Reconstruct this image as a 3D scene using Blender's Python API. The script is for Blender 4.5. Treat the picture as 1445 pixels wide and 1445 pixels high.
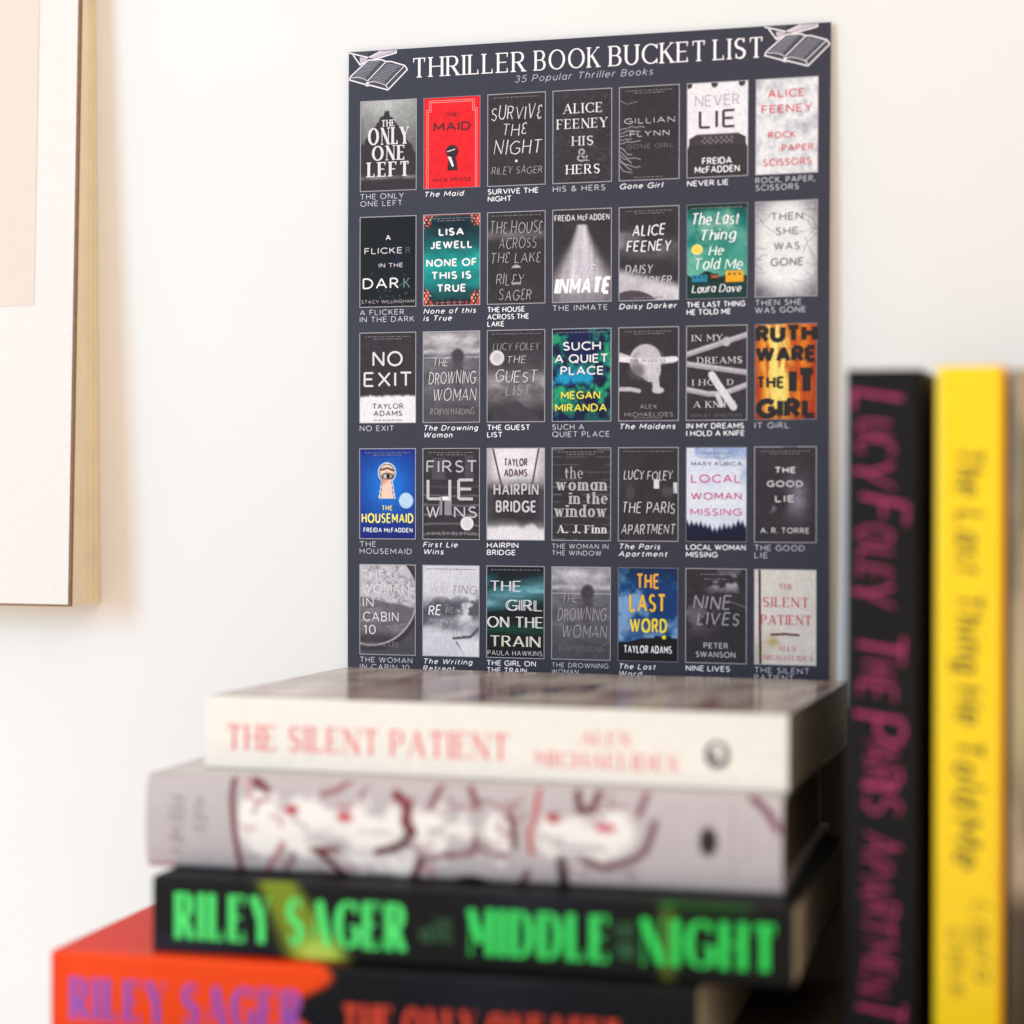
import bpy, math, random
import numpy as np
from mathutils import Matrix, Vector

random.seed(7)
for o in list(bpy.data.objects):
    bpy.data.objects.remove(o)
SC = bpy.context.scene
COL = SC.collection
ZO = 0.3960          # height of the poster's top edge line above the shelf

# ------------------------------------------------------------ camera
cam_d = bpy.data.cameras.new("camera")
cam = bpy.data.objects.new("camera", cam_d)
COL.objects.link(cam)
SC.camera = cam
cam_d.lens = 50.0
cam_d.sensor_fit = 'HORIZONTAL'
cam_d.sensor_width = 24.0
cam_d.clip_start = 0.02
cam_d.clip_end = 60.0
yaw, pit, rol = 0.29743, 0.00768, -0.00235
fwd = Vector((-math.sin(yaw) * math.cos(pit), math.cos(yaw) * math.cos(pit), -math.sin(pit)))
right0 = Vector((math.cos(yaw), math.sin(yaw), 0))
up0 = right0.cross(fwd)
rt = right0 * math.cos(rol) + up0 * -math.sin(rol)
up = rt.cross(fwd)
M = Matrix((rt, up, -fwd)).transposed().to_4x4()
M.translation = Vector((0.24288, -0.89631, -0.19845 + ZO))
cam.matrix_world = M
cam_d.dof.use_dof = True
cam_d.dof.focus_distance = 0.942
cam_d.dof.aperture_fstop = 2.3
cam_d.dof.aperture_blades = 8

# ------------------------------------------------------------ light (indoors: window on the left, warm room)
world = bpy.data.worlds.new("World")
SC.world = world
world.use_nodes = True
bg = world.node_tree.nodes['Background']
bg.inputs[0].default_value = (1.0, 0.83, 0.66, 1)
bg.inputs[1].default_value = 1.06


def area(name, loc, target, size, size_y, power, colour):
    d = bpy.data.lights.new(name, 'AREA')
    d.shape = 'RECTANGLE'
    d.size = size
    d.size_y = size_y
    d.energy = power
    d.color = colour
    o = bpy.data.objects.new(name, d)
    COL.objects.link(o)
    o.location = loc
    o.rotation_euler = (Vector(target) - Vector(loc)).to_track_quat('-Z', 'Y').to_euler()
    return o


area("window_light", (-1.55, -1.95, 0.66), (0, 0, 0.25), 0.70, 1.1, 33, (0.34, 0.70, 1.0))
area("room_light", (0.7, -2.3, 1.5), (0, 0, 0.22), 1.8, 1.2, 12, (1.0, 0.86, 0.72))

SC.view_settings.view_transform = 'Standard'
SC.view_settings.look = 'None'
SC.view_settings.exposure = 0.0
SC.view_settings.gamma = 1.0

# ------------------------------------------------------------ helpers
def lin(c):
    a = np.asarray(c, dtype=float) / 255.0
    return np.where(a <= 0.04045, a / 12.92, ((a + 0.055) / 1.055) ** 2.4)


def mat(name, colour=None, rough=0.5, spec=0.5, noise=0.0, noise_scale=200.0, bump=0.0, bump_scale=400.0, attr=None, coat=0.0):
    m = bpy.data.materials.new(name)
    m.use_nodes = True
    nt = m.node_tree
    b = nt.nodes['Principled BSDF']
    b.inputs['Roughness'].default_value = rough
    b.inputs['Specular IOR Level'].default_value = spec
    b.inputs['Coat Weight'].default_value = coat
    b.inputs['Coat Roughness'].default_value = 0.12
    src = None
    tc = nt.nodes.new('ShaderNodeTexCoord')
    if attr:
        a = nt.nodes.new('ShaderNodeAttribute')
        a.attribute_name = attr
        src = a.outputs['Color']
    else:
        r = nt.nodes.new('ShaderNodeRGB')
        r.outputs[0].default_value = (*colour, 1)
        src = r.outputs[0]
    if noise > 0:
        n = nt.nodes.new('ShaderNodeTexNoise')
        n.inputs['Scale'].default_value = noise_scale
        n.inputs['Detail'].default_value = 6
        nt.links.new(tc.outputs['Object'], n.inputs['Vector'])
        mr = nt.nodes.new('ShaderNodeMapRange')
        mr.inputs['From Min'].default_value = 0.25
        mr.inputs['From Max'].default_value = 0.75
        mr.inputs['To Min'].default_value = 1 - noise
        mr.inputs['To Max'].default_value = 1 + noise
        nt.links.new(n.outputs['Fac'], mr.inputs['Value'])
        mx = nt.nodes.new('ShaderNodeVectorMath')
        mx.operation = 'SCALE'
        nt.links.new(src, mx.inputs[0])
        nt.links.new(mr.outputs[0], mx.inputs['Scale'])
        src = mx.outputs[0]
    nt.links.new(src, b.inputs['Base Color'])
    if bump > 0:
        n = nt.nodes.new('ShaderNodeTexNoise')
        n.inputs['Scale'].default_value = bump_scale
        n.inputs['Detail'].default_value = 4
        nt.links.new(tc.outputs['Object'], n.inputs['Vector'])
        bp = nt.nodes.new('ShaderNodeBump')
        bp.inputs['Strength'].default_value = bump
        bp.inputs['Distance'].default_value = 0.0006
        nt.links.new(n.outputs['Fac'], bp.inputs['Height'])
        nt.links.new(bp.outputs[0], b.inputs['Normal'])
    return m


def mesh_obj(name, verts, faces, m, parent=None, cols=None, smooth=False, loc=None):
    me = bpy.data.meshes.new(name)
    verts = np.asarray(verts, dtype=np.float32)
    if isinstance(faces, np.ndarray):
        nf, k = faces.shape
        me.vertices.add(len(verts))
        me.vertices.foreach_set('co', verts.ravel())
        me.loops.add(nf * k)
        me.loops.foreach_set('vertex_index', faces.ravel().astype(np.int32))
        me.polygons.add(nf)
        me.polygons.foreach_set('loop_start', np.arange(0, nf * k, k, dtype=np.int32))
        me.update(calc_edges=True)
    else:
        me.from_pydata([tuple(v) for v in verts.tolist()], [], faces)
        me.update()
    if cols is not None:
        at = me.color_attributes.new('Col', 'FLOAT_COLOR', 'POINT')
        c4 = np.ones((len(verts), 4), dtype=np.float32)
        c4[:, :3] = cols
        at.data.foreach_set('color', c4.ravel())
    if smooth:
        me.polygons.foreach_set('use_smooth', [True] * len(me.polygons))
    me.materials.append(m)
    o = bpy.data.objects.new(name, me)
    COL.objects.link(o)
    if parent:
        o.parent = parent
    if loc:
        o.location = loc
    return o


def tag(o, label=None, cat=None, group=None, kind=None):
    if label: o['label'] = label
    if cat: o['category'] = cat
    if group: o['group'] = group
    if kind: o['kind'] = kind
    return o


def thing(name, loc, label, cat, rotz=0.0, group=None):
    o = bpy.data.objects.new(name, None)
    o.empty_display_size = 0.02
    COL.objects.link(o)
    o.location = loc
    o.rotation_euler = (0, 0, rotz)
    return tag(o, label, cat, group)


def box(x0, x1, y0, y1, z0, z1):
    v = [(x, y, z) for z in (z0, z1) for y in (y0, y1) for x in (x0, x1)]
    f = [(0, 2, 3, 1), (4, 5, 7, 6), (0, 1, 5, 4), (2, 6, 7, 3), (0, 4, 6, 2), (1, 3, 7, 5)]
    return v, f


# ------------------------------------------------------------ stroke alphabet
def ac(cx, cy, rx, ry, a0, a1, n=None):
    n = n or max(4, int(abs(a1 - a0) / 18))
    return [(cx + rx * math.cos(math.radians(a0 + (a1 - a0) * i / n)),
             cy + ry * math.sin(math.radians(a0 + (a1 - a0) * i / n))) for i in range(n + 1)]


X = 0.70   # x-height
G = {
 'A': (.80, [('n', [(0, 0), (.40, 1)]), ('k', [(.40, 1), (.80, 0)]), ('a', [(.14, .33), (.66, .33)])]),
 'B': (.60, [('a', [(0, 0), (0, 1)]), ('a', [(0, 1), (.30, 1)] + ac(.30, .76, .25, .24, 90, -90) + [(0, .52)]), ('a', [(.30, .52)] + ac(.32, .26, .28, .26, 90, -90) + [(0, 0)])]),
 'C': (.78, [('a', ac(.48, .5, .48, .5, 45, 315, 16))]),
 'D': (.74, [('a', [(0, 0), (0, 1)]), ('a', [(0, 1), (.26, 1)] + ac(.26, .5, .48, .5, 90, -90, 12) + [(0, 0)])]),
 'E': (.55, [('a', [(0, 0), (0, 1)]), ('a', [(0, 1), (.55, 1)]), ('a', [(0, .52), (.48, .52)]), ('a', [(0, 0), (.55, 0)])]),
 'F': (.52, [('a', [(0, 0), (0, 1)]), ('a', [(0, 1), (.52, 1)]), ('a', [(0, .50), (.46, .50)])]),
 'G': (.84, [('a', ac(.48, .5, .48, .5, 45, 330, 17)), ('a', [(.52, .46), (.88, .46)]), ('a', [(.88, .46), (.88, .16)])]),
 'H': (.70, [('a', [(0, 0), (0, 1)]), ('a', [(.70, 0), (.70, 1)]), ('a', [(0, .52), (.70, .52)])]),
 'I': (.0, [('a', [(0, 0), (0, 1)])]),
 'J': (.42, [('a', [(.42, 1), (.42, .26)] + ac(.20, .26, .22, .26, 0, -150))]),
 'K': (.64, [('a', [(0, 0), (0, 1)]), ('n', [(.60, 1), (0, .42)]), ('k', [(.20, .60), (.64, 0)])]),
 'L': (.50, [('a', [(0, 1), (0, 0)]), ('a', [(0, 0), (.50, 0)])]),
 'M': (.86, [('n', [(0, 0), (0, 1)]), ('k', [(0, 1), (.43, .25)]), ('n', [(.43, .25), (.86, 1)]), ('k', [(.86, 1), (.86, 0)])]),
 'N': (.72, [('n', [(0, 0), (0, 1)]), ('k', [(0, 1), (.72, 0)]), ('n', [(.72, 0), (.72, 1)])]),
 'O': (.96, [('a', ac(.48, .5, .48, .5, 0, 360, 22))]),
 'P': (.57, [('a', [(0, 0), (0, 1)]), ('a', [(0, 1), (.30, 1)] + ac(.30, .73, .27, .27, 90, -90) + [(0, .46)])]),
 'Q': (.96, [('a', ac(.48, .5, .48, .5, 0, 360, 22)), ('k', [(.58, .25), (.92, -.08)])]),
 'R': (.62, [('a', [(0, 0), (0, 1)]), ('a', [(0, 1), (.30, 1)] + ac(.30, .74, .26, .26, 90, -90) + [(0, .48)]), ('k', [(.28, .48), (.62, 0)])]),
 'S': (.54, [('s', ac(.27, .75, .25, .25, 35, 180, 7) + [(.06, .64), (.14, .56), (.40, .46), (.50, .38)] + ac(.27, .26, .27, .26, 10, -150, 9))]),
 'T': (.66, [('a', [(0, 1), (.66, 1)]), ('a', [(.33, 1), (.33, 0)])]),
 'U': (.68, [('a', [(0, 1), (0, .34)] + ac(.34, .34, .34, .34, 180, 360, 10) + [(.68, 1)])]),
 'V': (.76, [('k', [(0, 1), (.38, 0)]), ('n', [(.38, 0), (.76, 1)])]),
 'W': (1.14, [('k', [(0, 1), (.30, 0)]), ('n', [(.30, 0), (.57, 1)]), ('k', [(.57, 1), (.84, 0)]), ('n', [(.84, 0), (1.14, 1)])]),
 'X': (.70, [('k', [(0, 1), (.70, 0)]), ('n', [(0, 0), (.70, 1)])]),
 'Y': (.72, [('k', [(0, 1), (.36, .46)]), ('n', [(.72, 1), (.36, .46)]), ('a', [(.36, .46), (.36, 0)])]),
 'Z': (.62, [('a', [(0, 1), (.62, 1)]), ('k', [(.62, 1), (0, 0)]), ('a', [(0, 0), (.62, 0)])]),
 'a': (.50, [('a', ac(.25, X / 2, .25, X / 2, 0, 360, 16)), ('a', [(.50, X), (.50, 0)])]),
 'b': (.50, [('a', ac(.25, X / 2, .25, X / 2, 0, 360, 16)), ('a', [(0, 1.05), (0, 0)])]),
 'c': (.44, [('a', ac(.27, X / 2, .27, X / 2, 50, 310, 13))]),
 'd': (.50, [('a', ac(.25, X / 2, .25, X / 2, 0, 360, 16)), ('a', [(.50, 1.05), (.50, 0)])]),
 'e': (.52, [('a', [(.0, .36), (.52, .36)]), ('a', ac(.26, X / 2, .26, X / 2, 0, 310, 15))]),
 'f': (.30, [('a', [(.34, 1.03)] + ac(.26, .85, .14, .19, 80, 180, 4) + [(.12, 0)]), ('a', [(0, X), (.30, X)])]),
 'g': (.50, [('a', ac(.25, X / 2, .25, X / 2, 0, 360, 16)), ('a', [(.50, X), (.50, -.05)] + ac(.26, -.05, .24, .24, 0, -140, 7))]),
 'h': (.46, [('a', [(0, 1.05), (0, 0)]), ('a', [(0, .40)] + ac(.23, .44, .23, .26, 180, 0, 8) + [(.46, 0)])]),
 'i': (.0, [('a', [(0, X), (0, 0)]), ('k', [(0, .88), (0, 1.0)])]),
 'j': (.0, [('a', [(0, X), (0, -.2)]), ('k', [(0, .88), (0, 1.0)])]),
 'k': (.44, [('a', [(0, 1.05), (0, 0)]), ('n', [(.42, X), (0, .28)]), ('k', [(.14, .42), (.46, 0)])]),
 'l': (.0, [('a', [(0, 1.05), (0, 0)])]),
 'm': (.80, [('a', [(0, X), (0, 0)]), ('a', [(0, .42)] + ac(.20, .46, .20, .24, 180, 0, 8) + [(.40, 0)]), ('a', [(.40, .42)] + ac(.60, .46, .20, .24, 180, 0, 8) + [(.80, 0)])]),
 'n': (.46, [('a', [(0, X), (0, 0)]), ('a', [(0, .40)] + ac(.23, .44, .23, .26, 180, 0, 8) + [(.46, 0)])]),
 'o': (.54, [('a', ac(.27, X / 2, .27, X / 2, 0, 360, 16))]),
 'p': (.50, [('a', ac(.25, X / 2, .25, X / 2, 0, 360, 16)), ('a', [(0, X), (0, -.3)])]),
 'q': (.50, [('a', ac(.25, X / 2, .25, X / 2, 0, 360, 16)), ('a', [(.50, X), (.50, -.3)])]),
 'r': (.28, [('a', [(0, X), (0, 0)]), ('a', [(0, .40)] + ac(.24, .44, .24, .26, 180, 80, 5))]),
 's': (.38, [('s', ac(.19, .52, .18, .18, 35, 180, 6) + [(.06, .42), (.30, .30)] + ac(.19, .18, .19, .18, 10, -150, 7))]),
 't': (.30, [('a', [(.12, .95), (.12, .18)] + ac(.26, .18, .14, .18, 180, 280, 4)), ('a', [(0, X), (.30, X)])]),
 'u': (.46, [('a', [(0, X), (0, .26)] + ac(.23, .26, .23, .26, 180, 360, 8)), ('a', [(.46, X), (.46, 0)])]),
 'v': (.50, [('k', [(0, X), (.25, 0)]), ('n', [(.25, 0), (.50, X)])]),
 'w': (.78, [('k', [(0, X), (.20, 0)]), ('n', [(.20, 0), (.39, X)]), ('k', [(.39, X), (.58, 0)]), ('n', [(.58, 0), (.78, X)])]),
 'x': (.46, [('k', [(0, X), (.46, 0)]), ('n', [(0, 0), (.46, X)])]),
 'y': (.50, [('k', [(0, X), (.25, 0)]), ('n', [(.50, X), (.14, -.30)])]),
 'z': (.42, [('a', [(0, X), (.42, X)]), ('k', [(.42, X), (0, 0)]), ('a', [(0, 0), (.42, 0)])]),
 'Ɛ': (.46, [('a', ac(.24, .76, .22, .24, 30, 260, 10) + ac(.25, .26, .25, .26, 100, 320, 10))]),
 '0': (.62, [('a', ac(.31, .5, .31, .5, 0, 360, 18))]),
 '1': (.22, [('n', [(0, .80), (.22, 1)]), ('a', [(.22, 1), (.22, 0)])]),
 '3': (.52, [('a', ac(.25, .76, .24, .24, 150, -90, 11) + ac(.25, .26, .27, .26, 90, -150, 12))]),
 '5': (.52, [('a', [(.48, 1), (.08, 1), (.04, .56)] + ac(.24, .31, .28, .31, 120, -150, 12))]),
 '&': (.74, [('k', [(.70, 0), (.14, .66)] + ac(.30, .79, .18, .21, 200, -20, 8) + [(.10, .40)] + ac(.30, .24, .27, .24, 150, 350, 9) + [(.70, .46)])]),
 '.': (.0, [('k', [(0, 0), (0, .12)])]),
 ',': (.0, [('k', [(.02, .10), (-.06, -.14)])]),
 '#': (.6, [('a', [(.12, 0), (.22, 1)]), ('a', [(.40, 0), (.50, 1)]), ('a', [(0, .33), (.58, .33)]), ('a', [(.04, .67), (.6, .67)])]),
}
#        thick thin serif spacing shear jitter
STY = {
 'light':  (.10, .09, 0, .26, 0, 0), 'thin': (.075, .07, 0, .22, 0, 0), 'sans': (.14, .13, 0, .20, 0, 0),
 'bold':   (.22, .20, 0, .16, 0, 0), 'black':  (.30, .27, 0, .08, 0, 0), 'capb': (.17, .15, 0, .14, 0, 0),
 'ital':   (.155, .14, 0, .22, .20, 0), 'sital': (.085, .08, 0, .26, .22, 0),
 'serif':  (.15, .05, .10, .26, 0, 0), 'serifb': (.24, .07, .11, .24, 0, 0), 'title': (.14, .05, .085, .21, 0, 0),
 'deco':   (.27, .05, .05, .24, 0, 0), 'cond': (.20, .15, 0, .20, 0, 0),
 'hand':   (.085, .060, 0, .24, .17, .065), 'brush': (.100, .065, 0, .2, .20, .06), 'handb': (.14, .11, 0, .22, .16, .05), 'script': (.15, .09, 0, .12, .22, .05),
 'slant':  (.24, .20, 0, .14, .22, 0),
}


def resample(p, step):
    out = [p[0]]
    for a, b in zip(p[:-1], p[1:]):
        d = math.hypot(b[0] - a[0], b[1] - a[1])
        n = max(1, int(math.ceil(d / step)))
        for i in range(1, n + 1):
            out.append((a[0] + (b[0] - a[0]) * i / n, a[1] + (b[1] - a[1]) * i / n))
    return out


class Ink:
    """flat print: strokes and shapes in (u right, v down) metres with a colour per vertex"""
    def __init__(self, step=None, stacked=False):
        self.v = []; self.f = []; self.c = []; self.k = 0; self.step = step; self.stacked = stacked

    def _layer(self):
        self.k += 1
        return self.k * 1.2e-6 if self.stacked else (self.k % 24) * 2.5e-6

    def ribbon(self, pts, widths, colour, closed=False):
        n = len(pts)
        if n < 2: return
        P = np.array(pts, dtype=float)
        d = P[1:] - P[:-1]
        L = np.hypot(d[:, 0], d[:, 1]); keep = L > 1e-9
        if not keep.all():
            idx = [0] + [i + 1 for i in range(n - 1) if keep[i]]
            P = P[idx]; widths = [widths[i] for i in idx]; n = len(P)
            if n < 2: return
            d = P[1:] - P[:-1]; L = np.hypot(d[:, 0], d[:, 1])
        d = d / L[:, None]
        nor = np.stack([-d[:, 1], d[:, 0]], 1)
        if closed and np.hypot(*(P[0] - P[-1])) < 1e-7: cl = True
        else: cl = False
        base = len(self.v); z = self._layer()
        for i in range(n):
            if i == 0: n0, n1 = (nor[-1], nor[0]) if cl else (nor[0], nor[0])
            elif i == n - 1: n0, n1 = (nor[-1], nor[0]) if cl else (nor[-1], nor[-1])
            else: n0, n1 = nor[i - 1], nor[i]
            m = n0 + n1; q = np.hypot(*m)
            m = n1 if q < 1e-6 else m / q
            s = 1 / max(0.6, float(np.dot(m, n1)))
            w = widths[i] * 0.5 * s
            self.v.append((P[i][0] + m[0] * w, P[i][1] + m[1] * w, z)); self.c.append(colour)
            self.v.append((P[i][0] - m[0] * w, P[i][1] - m[1] * w, z)); self.c.append(colour)
            if i:
                a = base + 2 * i
                self.f.append((a - 2, a - 1, a + 1, a))

    def poly(self, pts, colour):
        base = len(self.v); z = self._layer()
        for p in pts:
            self.v.append((p[0], p[1], z)); self.c.append(colour)
        self.f.append(tuple(range(base, base + len(pts))))

    def disc(self, x, y, rx, ry, colour):
        self.poly([(x + rx * math.cos(t * math.pi / 12), y + ry * math.sin(t * math.pi / 12)) for t in range(24)], colour)

    def text(self, s, x0, x1, base, h, style, colour, slope=0.0, colours=None):
        """s set between x0 and x1 (x1 None = natural width), base = v of the baseline, h = cap height"""
        t, th, sf, sp, sh, jit = STY[style]
        colour = tuple(lin(colour))
        rnd = random.Random(hash_s(s) + int(base * 1e6) % 977)
        adv = []; pen = 0
        for ch in s:
            if ch == ' ':
                adv.append(pen); pen += .34 + sp * .6; continue
            g = G[ch]; pen += t / 2; adv.append(pen); pen += g[0] + t / 2 + sp
        nat = pen - sp
        sx = h if x1 is None else (x1 - x0) / nat
        hw = h if sx >= h else .7 * sx + .3 * h
        for ci, (ch, a) in enumerate(zip(s, adv)):
            if ch == ' ': continue
            col = colour if not colours else tuple(lin(colours[ci % len(colours)]))
            jy = rnd.uniform(-1, 1) * jit; jx = rnd.uniform(-1, 1) * jit * .6; js = 1 + rnd.uniform(-1, 1) * jit * 1.5
            strokes = G[ch][1]
            ends = [p for _, q in strokes for p in (q[0], q[-1])]
            for kind, pts in strokes:
                if jit:
                    pts = [(px + rnd.uniform(-1, 1) * jit * .5, py * js + rnd.uniform(-1, 1) * jit * .5) for px, py in pts]
                raw = pts

                def T(p):
                    return (x0 + (a + p[0] + jx + sh * p[1]) * sx, base - (th * .5 + (p[1] + jy) * (1 - th)) * h - slope * (a + p[0]) * sx)
                Q = [T(p) for p in pts]
                if self.step: Q = resample(Q, self.step)
                W = []
                m = len(Q)
                for i in range(m):
                    p, q = Q[max(0, i - 1)], Q[min(m - 1, i + 1)]
                    dx, dy = q[0] - p[0], q[1] - p[1]; L = math.hypot(dx, dy) + 1e-12
                    if kind == 'k': w = t
                    elif kind == 'n': w = th
                    elif kind == 's':
                        mid = abs(i / (m - 1) - .5) * 2
                        w = th + (t - th) * max(0, 1 - mid ** 2 * 1.3)
                    else: w = th + (t - th) * abs(dy / L) ** 1.6
                    if jit: w *= .8 + .4 * rnd.random()
                    W.append(w * (hw if kind != 'a' or w > th * 1.3 else h))
                self.ribbon(Q, W, col, closed=(raw[0] == raw[-1] or (abs(raw[0][0] - raw[-1][0]) + abs(raw[0][1] - raw[-1][1])) < 1e-6))
                if sf:
                    for e, nx in ((raw[0], raw[1]), (raw[-1], raw[-2])):
                        dx, dy = nx[0] - e[0], nx[1] - e[1]; L = math.hypot(dx, dy)
                        dx /= L; dy /= L
                        cnt = sum(1 for q in ends if abs(q[0] - e[0]) < .02 and abs(q[1] - e[1]) < .02)
                        onl = e[1] < .03 or e[1] > .97 or abs(e[1] - X) < .02
                        w0 = (t if kind == 'k' else th if kind == 'n' else t) / 2 + sf
                        if onl and abs(dy) > .98 and len(raw) < 16 or onl and abs(dy) > .5 and cnt == 1 and kind in 'kn':
                            sg = 1 if e[1] < .03 else -1
                            ey = e[1]
                            self.ribbon([T((e[0] - w0, ey)), T((e[0] + w0, ey))], [th * h, th * h], col)
                        elif onl and abs(dx) > .98 and cnt == 1 and len(raw) == 2:
                            sg = 1 if e[1] < .03 else -1
                            self.ribbon([T((e[0], e[1] - sg * th * .4)), T((e[0] - .02, e[1] + sg * .22))], [th * 1.5 * h, th * .6 * h], col)
                        elif ch in 'CGS' and abs(e[1] - .5) > .2:
                            sg = 1 if e[1] > .5 else -1
                            self.ribbon([T((e[0] + .02, e[1] + sg * .14)), T((e[0] + .02, e[1] - sg * .10))], [th * h, th * 1.3 * h], col)

    def build(self, name, parent, m, origin=(0, 0, 0), fn=None, lift=0.0):
        """lay the print on an upright face looking toward -Y (or through fn(u,v,n))"""
        V = np.array(self.v)
        if fn is None:
            W = np.stack([origin[0] + V[:, 0], origin[1] - lift - V[:, 2], origin[2] - V[:, 1]], 1)
        else:
            W = np.array([fn(u, v, lift + z) for u, v, z in V])
        # keep all faces turned the same way
        F = []
        for f in self.f:
            a, b, c = V[f[0]], V[f[1]], V[f[2]]
            F.append(f if (b[0] - a[0]) * (c[1] - a[1]) - (b[1] - a[1]) * (c[0] - a[0]) < 0 else tuple(reversed(f)))
        return mesh_obj(name, W, F, m, parent, cols=np.array(self.c))


def hash_s(s):
    h = 7
    for c in s: h = (h * 31 + ord(c)) % 100003
    return h


# ------------------------------------------------------------ number fields for printed artwork
def fbm(nx, ny, sx, sy, seed, octs=5, gain=.55):
    rs = np.random.RandomState(seed)
    out = np.zeros((ny, nx)); amp = 1; tot = 0
    yy, xx = np.mgrid[0:ny, 0:nx]
    for o in range(octs):
        gx, gy = sx * 2 ** o, sy * 2 ** o
        g = rs.rand(int(gy) + 3, int(gx) + 3)
        fx = xx / (nx - 1) * gx; fy = yy / (ny - 1) * gy
        ix = fx.astype(int); iy = fy.astype(int)
        tx = fx - ix; ty = fy - iy
        tx = tx * tx * (3 - 2 * tx); ty = ty * ty * (3 - 2 * ty)
        v = (g[iy, ix] * (1 - tx) + g[iy, ix + 1] * tx) * (1 - ty) + (g[iy + 1, ix] * (1 - tx) + g[iy + 1, ix + 1] * tx) * ty
        out += v * amp; tot += amp; amp *= gain
    return out / tot


def sm(a, b, x):
    t = np.clip((x - a) / (b - a), 0, 1)
    return t * t * (3 - 2 * t)


class Canvas:
    def __init__(self, nx, ny, base):
        self.nx, self.ny = nx, ny
        self.I = np.zeros((ny, nx, 3)) + np.array(base, float)
        v, u = np.mgrid[0:ny, 0:nx]
        self.u = u / (nx - 1); self.v = v / (ny - 1)

    def mix(self, m, c):
        m = np.clip(m, 0, 1)[..., None]
        self.I = self.I * (1 - m) + np.array(c, float) * m
        return self

    def seg(self, pts, w, c, soft=.5, asp=1.0, op=1.0):
        D = np.full(self.u.shape, 1e9)
        for (a, b), (p, q) in zip(pts[:-1], pts[1:]):
            ax, ay, bx, by = a, b * asp, p, q * asp
            X_, Y_ = self.u, self.v * asp
            dx, dy = bx - ax, by - ay; L = dx * dx + dy * dy + 1e-12
            t = np.clip(((X_ - ax) * dx + (Y_ - ay) * dy) / L, 0, 1)
            D = np.minimum(D, np.hypot(X_ - ax - t * dx, Y_ - ay - t * dy))
        return self.mix(op * (1 - sm(w * (1 - soft), w * (1 + soft), D)), c)

    def ell(self, cx, cy, rx, ry, c, soft=.15, op=1.0):
        r = np.hypot((self.u - cx) / rx, (self.v - cy) / ry)
        return self.mix(op * (1 - sm(1 - soft, 1 + soft, r)), c)

    def n(self, sx, sy, seed, octs=5, gain=.55):
        return fbm(self.nx, self.ny, sx, sy, seed, octs, gain)


# ------------------------------------------------------------ materials


def dens(c, k=0.87, s=0.014):      # ink density that gives colour c under the room's light
    return np.maximum(lin(c) * k - s, 0.002)


M_wall = mat('wall_paint', (0.780, 0.768, 0.776), rough=0.75, spec=0.25, noise=0.015, noise_scale=9, bump=0.22, bump_scale=220)
M_shelf = mat('shelf_wood', (0.10, 0.07, 0.05), rough=0.5, noise=0.25, noise_scale=30)
M_paper = mat('poster_stock', tuple(lin((70, 69, 83)) * 0.70 - 0.014), rough=0.5, spec=0.3, noise=0.22, noise_scale=1500, bump=0.05, bump_scale=1600)
M_paper_edge = mat('paper_edge', (0.8, 0.78, 0.74), rough=0.7)
M_art = mat('cover_print', rough=0.5, spec=0.22, attr='Col', noise=0.10, noise_scale=1500)
M_ink = mat('lettering_ink', rough=0.5, spec=0.3, attr='Col', noise=0.05, noise_scale=1200)
M_jacket = mat('book_cover_print', rough=0.20, spec=0.5, attr='Col', noise=0.04, noise_scale=220, bump=0.06, bump_scale=500)
M_matte = mat('matte_jacket_print', rough=0.5, spec=0.2, attr='Col', noise=0.05, noise_scale=220, bump=0.06, bump_scale=500)
M_spink = mat('spine_ink', rough=0.35, spec=0.5, attr='Col')
M_birch = mat('birch_wood', (0.82, 0.70, 0.50), rough=0.55, noise=0.06, noise_scale=60)
M_brown = mat('hardboard_edge', (0.25, 0.13, 0.07), rough=0.7, noise=0.2, noise_scale=300)
M_print = mat('art_print', rough=0.6, spec=0.3, attr='Col', noise=0.02, noise_scale=400)
M_board = mat('case_board', (0.05, 0.05, 0.055), rough=0.6, noise=0.1, noise_scale=300)


def pages_mat(name, colour, axis):
    m = bpy.data.materials.new(name)
    m.use_nodes = True
    nt = m.node_tree; b = nt.nodes['Principled BSDF']
    b.inputs['Roughness'].default_value = 0.85
    b.inputs['Specular IOR Level'].default_value = 0.2
    tc = nt.nodes.new('ShaderNodeTexCoord'); mp = nt.nodes.new('ShaderNodeMapping')
    sc = [6, 6, 6]; sc[axis] = 2600
    mp.inputs['Scale'].default_value = sc
    n = nt.nodes.new('ShaderNodeTexNoise'); n.inputs['Scale'].default_value = 1.0; n.inputs['Detail'].default_value = 3
    r = nt.nodes.new('ShaderNodeValToRGB')
    r.color_ramp.elements[0].position = .3; r.color_ramp.elements[1].position = .7
    r.color_ramp.elements[0].color = (*[c * .62 for c in colour], 1); r.color_ramp.elements[1].color = (*colour, 1)
    nt.links.new(tc.outputs['Object'], mp.inputs[0]); nt.links.new(mp.outputs[0], n.inputs['Vector'])
    nt.links.new(n.outputs['Fac'], r.inputs[0]); nt.links.new(r.outputs[0], b.inputs['Base Color'])
    bp = nt.nodes.new('ShaderNodeBump'); bp.inputs['Strength'].default_value = .4; bp.inputs['Distance'].default_value = .0003
    nt.links.new(n.outputs['Fac'], bp.inputs['Height']); nt.links.new(bp.outputs[0], b.inputs['Normal'])
    return m


M_pages_h = pages_mat('page_edges_lying', (0.62, 0.52, 0.38), 2)
M_pages_shaded = pages_mat('page_edges_shaded', (0.34, 0.27, 0.18), 2)  # darker copy of the lying pages, shade under the cover overhang put into the colour
M_pages_v = pages_mat('page_edges_standing', (0.62, 0.52, 0.38), 0)

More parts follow.
